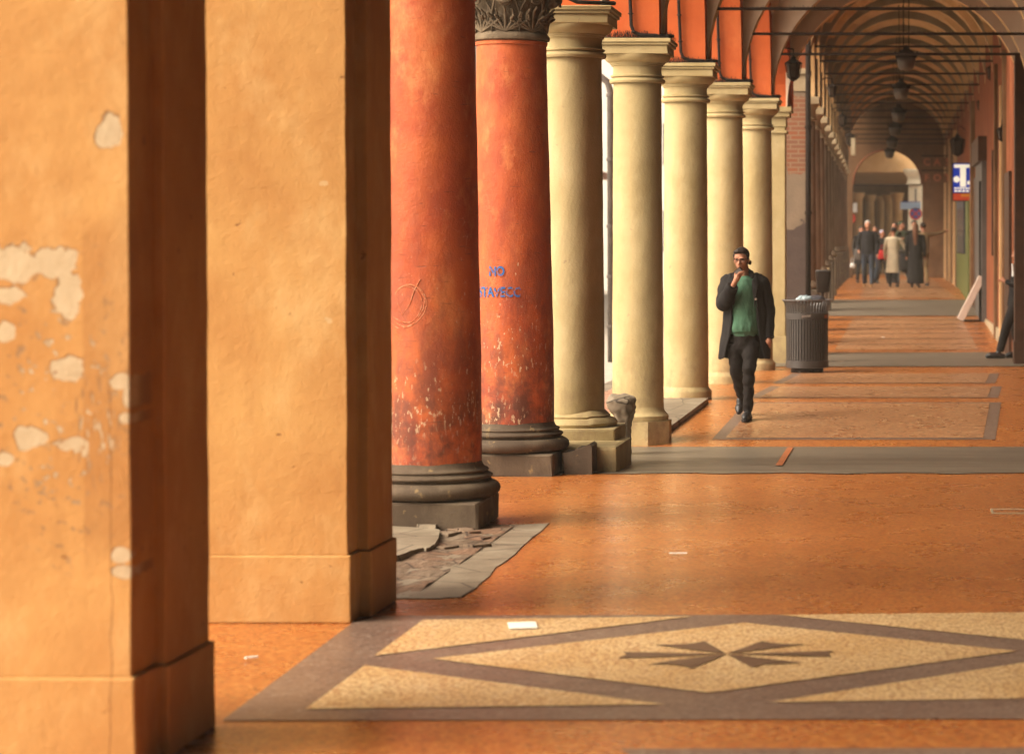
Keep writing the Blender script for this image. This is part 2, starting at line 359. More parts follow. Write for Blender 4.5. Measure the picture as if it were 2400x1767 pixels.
    def build(s, name, mat, parent=None, smooth=False, auto=None):
        me = bpy.data.meshes.new(name); org = Vector(parent_world(parent))
        me.from_pydata([tuple(Vector(v)-org) for v in s.v], [], s.f); me.update()
        bm = bmesh.new(); bm.from_mesh(me); bmesh.ops.recalc_face_normals(bm, faces=bm.faces); bm.to_mesh(me); bm.free()
        for mm in (mat if isinstance(mat, (list, tuple)) else [mat]): me.materials.append(MT[mm] if isinstance(mm, str) else mm)
        for p, i in zip(me.polygons, s.mi): p.material_index = i
        if smooth:
            me.shade_smooth()
            if auto: me.set_sharp_from_angle(angle=radians(auto))
        o = bpy.data.objects.new(name, me); C.objects.link(o)
        if parent: o.parent = parent
        return o
def parent_world(p):
    v = Vector((0, 0, 0))
    while p is not None: v += p.location; p = p.parent
    return v
def rebuild(mb, name, mat, parent, voxel=.012, sm=4):
    """fuse overlapping pieces into one continuous surface"""
    o = mb.build('tmp', mat, parent)
    r = o.modifiers.new('r', 'REMESH'); r.mode = 'VOXEL'; r.voxel_size = voxel
    q = o.modifiers.new('s', 'SMOOTH'); q.iterations = sm; q.factor = .5
    dg = bpy.context.evaluated_depsgraph_get(); me = bpy.data.meshes.new_from_object(o.evaluated_get(dg))
    old = o.data; bpy.data.objects.remove(o); bpy.data.meshes.remove(old)
    me.name = name; me.shade_smooth(); n = bpy.data.objects.new(name, me); C.objects.link(n); n.parent = parent
    return n
from mathutils import noise as mn
def crumple(o, amp=.006, sc1=9, sz=.5, seed=0):
    me = o.data
    for v, nn in [(v, v.normal.copy()) for v in me.vertices]:
        q_ = Vector((v.co.x*sc1, v.co.y*sc1, v.co.z*sc1*sz+seed))
        d = (1-abs(mn.noise(q_))*2.6)*.6+mn.noise(q_*2.3)*.5
        v.co += nn*amp*d
    me.update()
def tag(o, label=None, cat=None, group=None, kind=None):
    if label: o['label'] = label
    if cat: o['category'] = cat
    if group: o['group'] = group
    if kind: o['kind'] = kind
    return o
def thing(name, loc, label, cat, group=None):
    o = bpy.data.objects.new(name, None); C.objects.link(o); o.location = loc; o.empty_display_size = .2
    return tag(o, label, cat, group)
def copy_tree(o, parent=None):
    c_ = o.copy(); C.objects.link(c_)
    if parent: c_.parent = parent
    for ch in list(o.children): copy_tree(ch, c_)
    return c_
def text_mesh(body, size, bold=.0):
    cu = bpy.data.curves.new('t', 'FONT'); cu.body = body; cu.size = size; cu.offset = bold; cu.align_x = 'CENTER'; cu.align_y = 'CENTER'; cu.extrude = 0
    cu.resolution_u = 3
    o = bpy.data.objects.new('t', cu); C.objects.link(o); dg = bpy.context.evaluated_depsgraph_get()
    me = bpy.data.meshes.new_from_object(o.evaluated_get(dg)); bm = bmesh.new(); bm.from_mesh(me)
    bmesh.ops.triangulate(bm, faces=bm.faces)
    vs = [v.co.copy() for v in bm.verts]; bm.verts.index_update(); fs = [[v.index for v in f.verts] for f in bm.faces]; bm.free()
    bpy.data.objects.remove(o); bpy.data.curves.remove(cu); bpy.data.meshes.remove(me)
    return vs, fs

# ------------------------------------------------------------------ ground
KEY = [(-12, -.12), (21.4, -.12), (26.0, -.25), (29.6, 0), (43, 0), (67, .66), (140, .66)]
def zf(y):
    if y <= KEY[0][0]: return KEY[0][1]
    for (a, za), (b, zb) in zip(KEY, KEY[1:]):
        if y <= b: return za+(zb-za)*(y-a)/(b-a)
    return KEY[-1][1]
def FP(u, v, dz=0.0):
    lo, hi = 2.0, 139.0
    for _ in range(60):
        md = (lo+hi)/2
        if HZ+(CH-zf(md))*F/md > v: lo = md
        else: hi = md
    return Vector(((u-CX)/F*lo, lo, zf(lo)+dz))
def sheet(name, mat, pts, dz, kind='structure', thick=None):
    mb = MB(); vs = [(p[0], p[1], zf(p[1])+dz) for p in pts]; mb.add(vs, [tuple(range(len(vs)))])
    return tag(mb.build(name, mat), kind=kind)
mb = MB(); ys = sorted({k[0] for k in KEY})
xs = (-3.95, 3.2)
vs = []; fs = []
for i, yy in enumerate(ys):
    vs += [(xs[0], yy, zf(yy)), (xs[1], yy, zf(yy)), (xs[0], yy, -.9)]
    if i: a = (i-1)*3; b = i*3; fs += [(a, a+1, b+1, b), (a+2, a, b, b+2)]
mb.add(vs, fs); tag(mb.build('arcade_floor', 'floor'), kind='structure')
mb = MB(); mb.add([(-300, -200, -.32), (300, -200, -.32), (300, 500, -.32), (-300, 500, -.32)], [(0, 1, 2, 3)])
# the street drops away from the arcade; ground sheet reaches the horizon
tag(mb.build('street', 'street'), kind='structure')
mb = MB()
for i, yy in enumerate(range(-10, 88, 2)): mb.box(-4.25, -3.96, yy+.01, yy+1.99, -.6, zf(yy)-.02, .02)
tag(mb.build('kerb', 'slab'), kind='structure')
# near mosaic panel
def quad(name, mat, uv, dz): return sheet(name, mat, [FP(*p) for p in uv], dz)
cen = FP(1703.8, 1540)
def mir(p): return Vector((2*cen.x-p.x, 2*cen.y-p.y, 0))
oBL, oTL = FP(515, 1693), FP(845, 1446)
quadpts = [oBL, Vector((2.6, oBL.y+.06, 0)), Vector((2.6, oTL.y+.1, 0)), oTL]
sheet('mosaic_border', 'greyt', quadpts, .004)
T1 = [FP(989, 1457), FP(874, 1542), FP(1624, 1449)]
T2 = [FP(851, 1565), FP(711, 1668), FP(1556, 1657)]
for T in (T1, T2):
    sheet('mosaic_field', 'mosaic', T, .008); sheet('mosaic_field', 'mosaic', [mir(p) for p in T], .008)
D = [FP(1010, 1549), FP(1658, 1630)]
sheet('mosaic_field', 'mosaic', D+[mir(p) for p in D], .008)
def zp(x, y): return FP(1440+x*.24064, 1480+y*.24064)
for P in ([(1086, 248), (870, 122), (800, 138), (700, 150), (560, 156), (385, 158), (620, 190), (850, 222)], [(1088, 247), (1440, 122), (1520, 138), (1640, 150), (1760, 153), (1880, 150), (1650, 178), (1400, 210)],
          [(1086, 250), (70, 228), (115, 258), (20, 292), (500, 278)], [(1088, 250), (2140, 218), (2075, 245), (2115, 278), (1700, 264)],
          [(1086, 252), (745, 392), (680, 372), (600, 358), (500, 350), (310, 352), (520, 318), (800, 282)], [(1089, 252), (1340, 385), (1400, 362), (1500, 350), (1640, 343), (1830, 338), (1500, 305), (1300, 280)]):
    q = [zp(*p) for p in P]; mb = MB(); mb.add([(p.x, p.y, p.z+.012) for p in q], [(0, i, i+1) for i in range(1, len(q)-1)]); tag(mb.build('mosaic_star', 'line'), kind='structure')
quad('mosaic_border', 'greyt', [(1500, 1790), (2700, 1785), (2700, 1757), (1450, 1760)], .004)
# grey threshold strips
def strip(y0, y1, mat='paving', x0=-2.75, x1=3, dz=.004, y0b=None, y1b=None): return sheet('threshold_strip', mat, [(x0, y0), (x1, y0b or y0), (x1, y1b or y1), (x0, y1)], dz)
mb = MB(); n = 60; vs = []
for i in range(n+1):
    xx = -3.3+6.3*i/n; vs.append((xx, 21.55+random.uniform(-.05, .05)+.05*sin(i*.7), 0))
vs = [(a, b, zf(b)+.006) for a, b, _ in vs]+[(3, 25.95, zf(25.95)+.006), (-3.3, 25.95, zf(25.95)+.006)]
mb.add(vs, [tuple(range(len(vs)))]); 
tag(mb.build('threshold_strip', 'paving'), kind='structure')
a = FP(1825, 1095); b = FP(1852, 1052)
sheet('red_inlay_line', 'redline', [(a.x-.03, a.y), (a.x+.03, a.y), (b.x+.03, b.y), (b.x-.03, b.y)], .016)
# far building floor: panels outlined in dark inlay
def frame(x0, x1, y0, y1, w=.09, skew=.02, inner='floor2', side=.13):
    f = lambda x, y: (x+skew*(y-y0), y)
    sheet('inlay_frame', 'greyt', [f(x0, y0), f(x1, y0), f(x1, y1), f(x0, y1)], .004)
    sheet('terrazzo_panel', inner, [f(x0+side, y0+w), f(x1-side, y0+w), f(x1-side, y1-w), f(x0+side, y1-w)], .008)
frame(-2.22, .72, 26.5, 29.45, .10, .05)
frame(-2.1, .85, 30.15, 32.6, .06, .05); frame(-2.0, .9, 33.3, 35.9, .06, .05)
sheet('threshold_strip', 'paving', [(-2.6, 37.8), (3, 38.0), (3, 42.9), (-2.6, 42.7)], .010)
sheet('terrazzo_panel', 'floor2', [(-1.55, 43.6), (.9, 43.6), (.72, 53.5), (-1.5, 53.5)], .006)
for k in range(6):
    yy = 44.9+k*1.5; sheet('inlay_line', 'line', [(-1.8, yy), (1.1, yy+.1), (1.1, yy+.22), (-1.8, yy+.12)], .010)
sheet('threshold_strip', 'paving', [(-2.2, 54), (1.5, 54), (1.5, 61), (-2.2, 61)], .010)
sheet('terrazzo_panel', 'floor2', [(-1.6, 62), (.75, 62), (.5, 66.9), (-1.6, 66.9)], .006)
sheet('terrazzo_panel', 'floor2', [(-1.7, 67.3), (.5, 67.3), (.2, 86), (-2.0, 86)], .006)

# worn slabs and rubble beside the first red column
def sp(x, y): return FP(900+x*.18717, 1200+y*.18717)
def slab(name, mat, P, top, jit=.006, sub=3):
    q = []
    pts = [sp(*p) for p in P]
    for i, a in enumerate(pts):
        b = pts[(i+1) % len(pts)]
        for k in range(sub): c_ = a.lerp(b, k/sub); q.append((c_.x+random.uniform(-jit, jit), c_.y+random.uniform(-jit, jit)*3, top))
    mb = MB(); mb.prism(q, (0, 0, -.2)); tag(mb.build(name, mat), kind='structure')
slab('worn_slab_paving', 'slab', [(2060, 155), (1340, 185), (1230, 240), (1150, 340), (1060, 400), (1020, 450), (900, 520), (800, 560), (400, 560), (385, 640), (240, 800), (60, 830), (40, 1100), (700, 1100), (960, 1080), (1080, 1010), (1230, 890), (1400, 700), (1560, 600), (1720, 440), (1900, 300)], -.1135)
slab('worn_slab_paving', 'slab', [(-250, 250), (100, 255), (640, 290), (690, 310), (640, 460), (560, 530), (420, 540), (270, 590), (130, 640), (-250, 660)], -.080)
slab('worn_slab_paving', 'slab', [(-250, 190), (330, 200), (320, 238), (-250, 245)], -.070)
slab('worn_slab_paving', 'slab', [(350, 198), (690, 195), (620, 262), (340, 240)], -.074)
mb = MB(); nx, ny = 44, 60; vs = []
a0, b0, a1, b1 = -3.75, 13.7, -2.80, 17.5
rr = random.Random(5)
for j in range(ny+1):
    for i in range(nx+1):
        x_ = a0+(a1-a0)*i/nx; y_ = b0+(b1-b0)*j/ny
        h_ = .010*sin(x_*23+y_*5)+.010*sin(y_*11-x_*7)+rr.uniform(-.006, .010)
        vs.append((x_, y_, -.110+h_*.35 if 13.95 < y_ else -.135))
mb.add(vs, [(j*(nx+1)+i, j*(nx+1)+i+1, (j+1)*(nx+1)+i+1, (j+1)*(nx+1)+i) for j in range(ny) for i in range(nx)])
for i in range(9):
    p_ = sp(rr.uniform(680, 1250), rr.uniform(200, 330) if i % 2 else rr.uniform(200, 480)); r_ = rr.uniform(.02, .055)
    if p_.x > -2.93+.1*(i % 3): continue
    mb.box(p_.x-r_, p_.x+r_, p_.y-r_*1.6, p_.y+r_*1.6, -.2, -.098+rr.uniform(0, .010), .008, Matrix.Rotation(rr.uniform(0, 3), 3, 'Z'))
tag(mb.build('broken_rubble_bed', 'rubble'), kind='structure')
# ------------------------------------------------------------------ ochre piers
def pier(yf, xe, ys_, xp, yb, label):
    t = thing('plaster_pier', (xe-.4, yf, zf(yf)), label, 'pier', 'ochre plaster piers')
    H = 4.3
    def shape(g, z0, z1, bev):
        mb = MB()
        pts = [(xe-.86-g, yf-g), (xe+g, yf-g), (xe+g, ys_-g), (xp+g, ys_-g), (xp+g, yb+g), (xe-.86-g, yb+g)]
        bm = bmesh.new(); vv = [bm.verts.new((a, b, z0)) for a, b in pts]; f = bm.faces.new(vv)
        r = bmesh.ops.extrude_face_region(bm, geom=[f]); 
        for v in r['geom']:
            if isinstance(v, bmesh.types.BMVert): v.co.z = z1
        bmesh.ops.recalc_face_normals(bm, faces=bm.faces)
        bmesh.ops.bevel(bm, geom=bm.edges[:], offset=bev, segments=3, affect='EDGES', profile=.5)
        # slight hand-made unevenness
        bmesh.ops.subdivide_edges(bm, edges=[e for e in bm.edges if abs(e.verts[0].co.z-e.verts[1].co.z) > .3], cuts=24)
        for v in bm.verts:
            v.co.x += .0015*sin(v.co.z*7.1+yf)+.001*sin(v.co.z*19+v.co.y*9); v.co.y += .003*sin(v.co.z*5+v.co.x*3)
        bm.verts.index_update(); mb.add([v.co.copy() for v in bm.verts], [[v.index for v in f.verts] for f in bm.faces]); bm.free()
        return mb
    shape(.018, zf(yf), zf(yf)+.345, .010).build('base', 'ochre', t)
    shape(0, zf(yf)+.343, H, .007).build('shaft', 'ochre', t)
    return t
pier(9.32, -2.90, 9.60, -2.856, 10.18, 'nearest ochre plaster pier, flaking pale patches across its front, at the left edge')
pier(12.99, -2.94, 13.21, -2.88, 13.80, 'second ochre plaster pier, nearly unmarked front, standing before the red columns')

# ------------------------------------------------------------------ red columns
def attic(r, z0, s=1.0):   # torus base profile from plinth top
    P = [(r+.02, z0)]
    def tor(rc, zc, a, b, n=8, t0=-90, t1=90):
        return [(rc+a*cos(radians(t0+(t1-t0)*i/n)), zc+b*sin(radians(t0+(t1-t0)*i/n))) for i in range(n+1)]
    P += tor(r+.055*s, z0+.065*s, .085*s, .062*s)
    P += [(r+.07*s, z0+.14*s)] + tor(r+.055*s, z0+.16*s, .028*s, .018*s)
    P += [(r+.045*s, z0+.19*s)]+tor(r+.030*s, z0+.205*s, .022*s, .014*s)+[(r+.012*s, z0+.235*s), (r, z0+.27*s)]
    return P
def red_column(X, Y, rb, rt, zneck, mat, label, leaf):
    zb = zf(Y)
    t = thing('stone_column', (X, Y, zb), label, 'column', 'weathered red columns')
    zp0 = zb; zp1 = zb+.19
    mb = MB(); mb.box(X-.47, X+.40, Y-.42, Y+.42, zp0, zp1, .018)
    for i, v in enumerate(mb.v): mb.v[i] = (v[0]+random.uniform(-.006, .006), v[1]+random.uniform(-.006, .006), v[2]+random.uniform(-.004, .004))
    mb.build('plinth', 'dstone', t)
    MB().lathe(attic(rb, zp1+.002, .92), X, Y, 64).build('base', 'dstone', t, True, 50)
    z0 = zp1+.24; prof = []
    N = 70
    for i in range(N+1):
        k = i/N; r = rb+(rt-rb)*(k**1.5); prof.append((r, z0+(zneck-z0)*k))
    mb = MB(); mb.lathe(prof, X, Y, 72)
    for i, v in enumerate(mb.v):
        a = math.atan2(v[1]-Y, v[0]-X); w = 1+.006*sin(3*a+v[2]*2)+.004*sin(7*a-v[2]*5.3)+.003*sin(v[2]*13+a*2)
        mb.v[i] = (X+(v[0]-X)*w, Y+(v[1]-Y)*w, v[2])
    mb.build('shaft', mat, t, True, 60)
    MB().lathe([(rt, zneck), (rt+.012, zneck+.004), (rt+.014, zneck+.03), (rt+.004, zneck+.036)], X, Y, 64).build('neck_ring', mat, t, True, 40)
    # capital: bell, ring, leaves, abacus
    zc = zneck+.036
    mb = MB(); mb.lathe([(rt, zc), (rt+.03, zc+.01), (rt+.035, zc+.035), (rt+.015, zc+.06), (rt-.01, zc+.08), (rt+.005, zc+.3), (rt+.06, zc+.42), (rt+.10, zc+.48)], X, Y, 64)
    cp = mb.build('capital', 'carved', t, True, 50)
    lf = MB()
    for k in range(8):
        a0 = 2*pi*k/8-pi/2
        for j in range(-3, 4):       # fan of lobes
            pts = []
            for q in range(7):
                s_ = q/6; sp = j*.10*sin(s_*pi*.65); zz = zc+.07+.20*s_*(1-.06*abs(j)); rr = rt+.012+.03*s_*s_+(.03 if q == 6 else 0)
                a = a0+sp/rt*.62; pts.append((X+rr*cos(a), Y+rr*sin(a), zz-(.012*abs(j) if q > 4 else 0)))
            lf.tube(pts, [.007, .010, .012, .013, .013, .012, .010], 6)
        a1 = a0+pi/8
        for sg in (-1, 1):           # volute stalk and curl
            pts = [(X+(rt+.012)*cos(a1), Y+(rt+.012)*sin(a1), zc+.08+.05*i_) for i_ in range(4)]
            for i_ in range(12):
                tt = i_/11*2*pi*1.2; rr_ = .055*(1-i_/14); aa = a1+sg*(.10-rr_*cos(tt)*1.1)/rt
                pts.append((X+(rt+.05+.02*i_/11)*cos(aa), Y+(rt+.05+.02*i_/11)*sin(aa), zc+.33+rr_*sin(tt)))
            lf.tube(pts, .011, 6)
    for k in range(4):               # mask-like boss in the middle of each face
        a = -pi/2+k*pi/2; c_ = Vector((X+(rt+.05)*cos(a), Y+(rt+.05)*sin(a), zc+.36))
        tx = Vector((-sin(a), cos(a), 0)); nn = Vector((cos(a), sin(a), 0))
        lf.ball(c_, (.075, .075, .08), 10); lf.ball(c_+nn*.07-Vector((0, 0, .015)), (.022, .022, .03), 8)
        for sg in (-1, 1): lf.ball(c_+nn*.055+tx*sg*.032+Vector((0, 0, .02)), (.017, .017, .012), 8)
        lf.tube([c_+nn*.06+tx*-.06-Vector((0, 0, .035)), c_+nn*.075-Vector((0, 0, .06)), c_+nn*.06+tx*.06-Vector((0, 0, .035))], .012, 6)
    lf.build('leaf_carving', 'carved', cp, True, 50)
    MB().box(X-rt-.14, X+rt+.14, Y-rt-.14, Y+rt+.14, zc+.48, zc+.60, .015).build('abacus', 'carved', t)
    return t
R1 = (-3.41, 17.6, .348, .307); R2 = (-3.50, 21.65, .350, .290)
rc1 = red_column(*R1[:2], R1[2], R1[3], 3.48, 'red', 'nearer red column with a pale circular scrawl, on a dark moulded base above worn slabs', True)
rc2 = red_column(*R2[:2], R2[2], R2[3], 3.475, 'red2', 'farther red column with blue stencilled letters and a carved grey capital', True)
def wrap(mb, vs, fs, R, z0, ang0, zc, spread=.0015):
    """lay flat lettering (x = arc length, y = height) on the shaft of column R"""
    out = []
    for v in vs:
        z = zc+v.y; k = max(0, min(1, (z-(zf(R[1])+.43))/(3.48-(zf(R[1])+.43)))); r = (R[2]+(R[3]-R[2])*k**1.5)*1.012+spread
        a = ang0+v.x/r; out.append((R[0]+r*cos(a), R[1]+r*sin(a), z))
    mb.add(out, fs)
def ang_for(u, R):    # angle on the shaft seen at photo column u
    r = .33; best = None
    for i in range(0, 181):
        a = -pi*i/180; x_ = R[0]+r*cos(a); y_ = R[1]+r*sin(a); uu = CX+F*x_/y_
        if best is None or abs(uu-u) < best[0]: best = (abs(uu-u), a)
    return best[1]
def subdiv(vs, fs, cuts=1):
    bm = bmesh.new(); bv = [bm.verts.new(v) for v in vs]
    for f in fs:
        try: bm.faces.new([bv[i] for i in f])
        except ValueError: pass
    bmesh.ops.subdivide_edges(bm, edges=[e for e in bm.edges if e.calc_length() > .03], cuts=2); bm.verts.index_update()
    r = [v.co.copy() for v in bm.verts], [[v.index for v in f.verts] for f in bm.faces]; bm.free(); return r
g = MB(); vs, fs = subdiv(*text_mesh('STAVECC', .115, .003)); vs = [Vector((v.x*.80, v.y, 0)) for v in vs]
wrap(g, vs, fs, R2, 0, ang_for(1168, R2), CH-(686-HZ)*21.3/F)
vs, fs = subdiv(*text_mesh('NO', .11, .004)); vs = [Vector((v.x*.80, v.y, 0)) for v in vs]; wrap(g, vs, fs, R2, 0, ang_for(1164, R2), CH-(637-HZ)*21.3/F)
g.build('graffiti', 'blue', rc2)
g = MB()
def scrawl(pts, R, r=.004):
    q = []
    for u, v in pts:
        a = ang_for(u, R); z = CH-(v-HZ)*(R[1]-.3)/F; k = max(0, min(1, (z-.3)/3.2)); rr = (R[2]+(R[3]-R[2])*k**1.5)*.997
        q.append((R[0]+rr*cos(a), R[1]+rr*sin(a), z))
    g.tube(q, r, 6)
for lp in range(3):
    scrawl([(953+(36+3*lp)*cos(t/4+lp)*(1-.12*sin(t/2+lp)), 716+(42+5*lp)*sin(t/4+lp*.9)*(1+.08*cos(t/3))) for t in range(0, 25)], R1, .0035)
scrawl([(930, 700), (944, 738), (962, 712), (972, 680), (985, 655)], R1, .0035)
scrawl([(1072, 520), (1085, 510), (1090, 520), (1072, 545), (1068, 538)], R1, .0025); scrawl([(1068, 548), (1105, 535)], R1, .0025); scrawl([(1085, 555), (1095, 552), (1090, 590), (1080, 620)], R1, .0025)
g.build('graffiti', 'scrawl', rc1, True)

# ------------------------------------------------------------------ cream columns
SP = 3.54
ycol = [22.85+SP*i for i in range(5)]
xcol = [-3.135+.0466*(yy-22.85) for yy in ycol]
def cream_column(i, X, Y, label, zbase, base):
    t = thing('stone_column', (X, Y, zbase), label, 'column', 'cream stucco columns')
    rb, rt = .262, .245
    p = [(rb+.03, .22), (rb, .26)] if base == 'torus' else [(rb, .12)]
    z0 = p[-1][1]
    N = 60
    prof = [(rb+(rt-rb)*(k/N)**1.6, z0+(3.46-z0)*k/N) for k in range(N+1)]
    mb = MB(); mb.lathe(prof, X, Y, 64)
    for j, v in enumerate(mb.v):
        a = math.atan2(v[1]-Y, v[0]-X); w = 1+.006*sin(2*a+v[2]*1.7+i)+.004*sin(5*a-v[2]*4.3+i*2)+.003*sin(v[2]*15+a*3)
        mb.v[j] = (X+(v[0]-X)*w, Y+(v[1]-Y)*w, v[2])
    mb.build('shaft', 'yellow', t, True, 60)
    c_ = [(rt, 3.46), (rt+.035, 3.462), (rt+.042, 3.482), (rt+.035, 3.502), (rt+.012, 3.508), (rt+.008, 3.52), (rt+.028, 3.524), (rt+.030, 3.538), (rt+.006, 3.545),
          (rt+.002, 3.60), (rt+.006, 3.635), (rt+.022, 3.637), (rt+.022, 3.652), (rt+.034, 3.654), (rt+.036, 3.668), (rt+.048, 3.670), (rt+.075, 3.69), (rt+.095, 3.72), (rt+.10, 3.745)]
    MB().lathe(c_, X, Y, 64).build('capital', 'yellow', t, True, 35)
    w = rt+.10
    ab = MB(); ab.box(X-w, X+w, Y-w, Y+w, 3.747, 3.83, .008); w += .018; ab.box(X-w, X+w, Y-w, Y+w, 3.832, 3.86, .006); w += .016; ab.box(X-w, X+w, Y-w, Y+w, 3.862, 3.90, .008)
    for j, v in enumerate(ab.v): ab.v[j] = (v[0]+random.uniform(-.004, .004), v[1]+random.uniform(-.004, .004), v[2]+random.uniform(-.002, .002))
    ab.build('abacus', 'yellow', t)
    if base == 'torus':
        mb = MB(); mb.lathe([(rb+.06, .185), (rb+.105, .195), (rb+.12, .225), (rb+.095, .26), (rb+.05, .275), (rb+.055, .29), (rb+.04, .30), (rb+.006, .335)], X, Y, 64)
        for j, v in enumerate(mb.v):
            a = math.atan2(v[1]-Y, v[0]-X)
            if -2.6 < a < -1.0: mb.v[j] = (X+(v[0]-X)*(1-.10*sin((a+2.6)/1.6*pi)), Y+(v[1]-Y)*(1-.10*sin((a+2.6)/1.6*pi)), v[2]-.01)
        mb.build('base', 'yellow', t, True, 50)
        MB().box(X-.45, -2.73, 22.45, Y+.42, .05, .188, .02).build('plinth', 'yellow', t)
        MB().box(X-.05, -2.635, 21.78, 22.9, -.3, .086, .03).build('footing_block', 'yellow', t)
        fq = lambda u, v: ((u-CX)/F*21.45, 21.45, CH+(HZ-v)*21.45/F)
        MB().prism([fq(1322, 1116), fq(1318, 1062), fq(1340, 1060), fq(1350, 1052), fq(1362, 1052), fq(1380, 1041), fq(1386, 1046), fq(1386, 1116)], (0, .34, 0)).build('footing_stone', 'dstone', t)
    elif base == 'octagon':
        MB().lathe([(rb+.005, 0), (rb+.05, .005), (rb+.055, .05), (rb+.03, .075), (rb+.01, .10), (rb, .14)], X, Y, 64).build('base', 'yellow', t, True, 50)
        mb = MB(); pts = [(X+.36*cos(pi/8+k*pi/4), Y+.36*sin(pi/8+k*pi/4), -.3) for k in range(8)]; mb.prism(pts, (0, 0, .30)); mb.build('plinth', 'yellow', t)
    else:
        MB().lathe([(rb+.035, zf(Y)-.02), (rb+.038, zf(Y)+.09), (rb+.03, .11), (rb+.008, .135), (rb, .15)], X, Y, 64).build('base', 'yellow', t, True, 50)
    return t
lab = ['cream column on a chipped stepped footing, immediately beside the farther red column',
       'cream column on an eight sided plinth, second from the red columns',
       'cream column with a plain round base, third from the red columns',
       'cream column half hidden behind the walking man\'s raised arm, fourth from the red columns',
       'farthest cream column, between the walking man and the litter bin']
for i in range(5): cream_column(i, xcol[i], ycol[i], lab[i], 0, ['torus', 'octagon', 'plain', 'plain', 'plain'][i])
# square cream pilaster behind the last column
Yp, Xp = 39.1, -2.27
t = thing('square_pilaster', (Xp, Yp, 0), 'narrow square cream pilaster just behind the farthest cream column', 'pilaster')
MB().box(Xp-.17, Xp+.13, Yp-.15, Yp+.25, .42, 3.6, .01).build('shaft', 'yellow', t)
MB().box(Xp-.21, Xp+.17, Yp-.19, Yp+.29, 0, .42, .01).build('base', 'yellow', t)
mb = MB()
for g_, a, b in ((.03, 3.5, 3.54), (.015, 3.6, 3.75), (.07, 3.75, 3.82), (.10, 3.82, 3.9)): mb.box(Xp-.17-g_, Xp+.13+g_, Yp-.15-g_, Yp+.25+g_, a+.001, b, .004)
mb.build('capital', 'yellow', t)

# ------------------------------------------------------------------ arcades: walls with arches, cross vaults, ribs
def arch_wall(mb, P, Q, zs, h, th, top, n=20, hr=None, cap0=True):
    """wall from P to Q (2-D), semicircular opening inset by h, spring zs; th = thickness (to both sides)"""
    P = Vector(P); Q = Vector(Q); L = (Q-P).length; d = (Q-P)/L; nn = Vector((-d.y, d.x))*th/2
    r = L/2-h; H = hr or r
    pr = [(0, zs), (h, zs)]+[(L/2-r*cos(pi*i/n), zs+H*sin(pi*i/n)) for i in range(1, n)]+[(L-h, zs), (L, zs)]
    vs = []
    for s_, z in pr:
        c_ = P+d*s_
        vs += [(c_.x-nn.x, c_.y-nn.y, z), (c_.x+nn.x, c_.y+nn.y, z), (c_.x-nn.x, c_.y-nn.y, top), (c_.x+nn.x, c_.y+nn.y, top)]
    m_ = len(pr); side = []; soff = []
    for i in range(m_-1):
        a = i*4; b = a+4; side += [(a, b, b+2, a+2), (a+1, a+3, b+3, b+1), (a+2, b+2, b+3, a+3)]; soff += [(a, a+1, b+1, b)]
    side += [(0, 2, 3, 1), ((m_-1)*4, (m_-1)*4+1, (m_-1)*4+3, (m_-1)*4+2)]
    o = len(mb.v); mb.cur = 0; mb.add(vs, side); mb.cur = 1; mb.f += [tuple(i+o for i in f) for f in soff]; mb.mi += [1]*len(soff); mb.cur = 0
def groin(mb, xl, xr, y0, y1, zs, H, n=20):
    vs = []; fs = []
    for j in range(n+1):
        y_ = y0+(y1-y0)*j/n; t_ = -1+2*j/n
        for i in range(n+1):
            s_ = -1+2*i/n; a, b = xl(y_), xr(y_)
            z = zs+H*max(sqrt(max(0, 1-s_*s_)), sqrt(max(0, 1-t_*t_)))
            vs.append((a+(b-a)*i/n, y_, z))
    for j in range(n):
        for i in range(n): a = j*(n+1)+i; fs.append((a, a+1, a+n+2, a+n+1))
    mb.add(vs, fs)
# near building (ceiling above the frame, street wall above the piers)
nb = thing('arcade_house', (-3.4, 13, 3.8), 'ochre house carried on the plaster piers and red columns in the foreground', 'building')
mb = MB(); pts = [(-3.33, -6.9), (-3.33, -2.8), (-3.33, 1.3), (-3.33, 5.4), (-3.33, 9.75), (-3.36, 13.4), (-3.41, 17.6), (-3.5, 21.65)]  # rear bays run on behind the camera to block light
for a, b in zip(pts, pts[1:]): arch_wall(mb, a, b, 4.13, .36, .62, 7)
mb.build('arch_wall', ['ochre', 'ochre'], nb)
mb = MB()
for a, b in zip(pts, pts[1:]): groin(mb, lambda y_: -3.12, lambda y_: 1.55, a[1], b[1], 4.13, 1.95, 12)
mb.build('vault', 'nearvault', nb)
MB().box(-3.1, 1.6, -7, 22, 6.4, 7, 0).build('upper_floor', 'ochre', nb)
MB().box(1.56, 1.9, -7.2, 22, -.12, 7).build('inner_wall', 'wood', nb)  # out of view; dark tone set to keep bounce off the pier sides
MB().box(-2.9, 1.55, -7.2, -7, -.12, 6.4).build('end_wall', 'wood', nb)  # unseen wall added behind the camera to block light
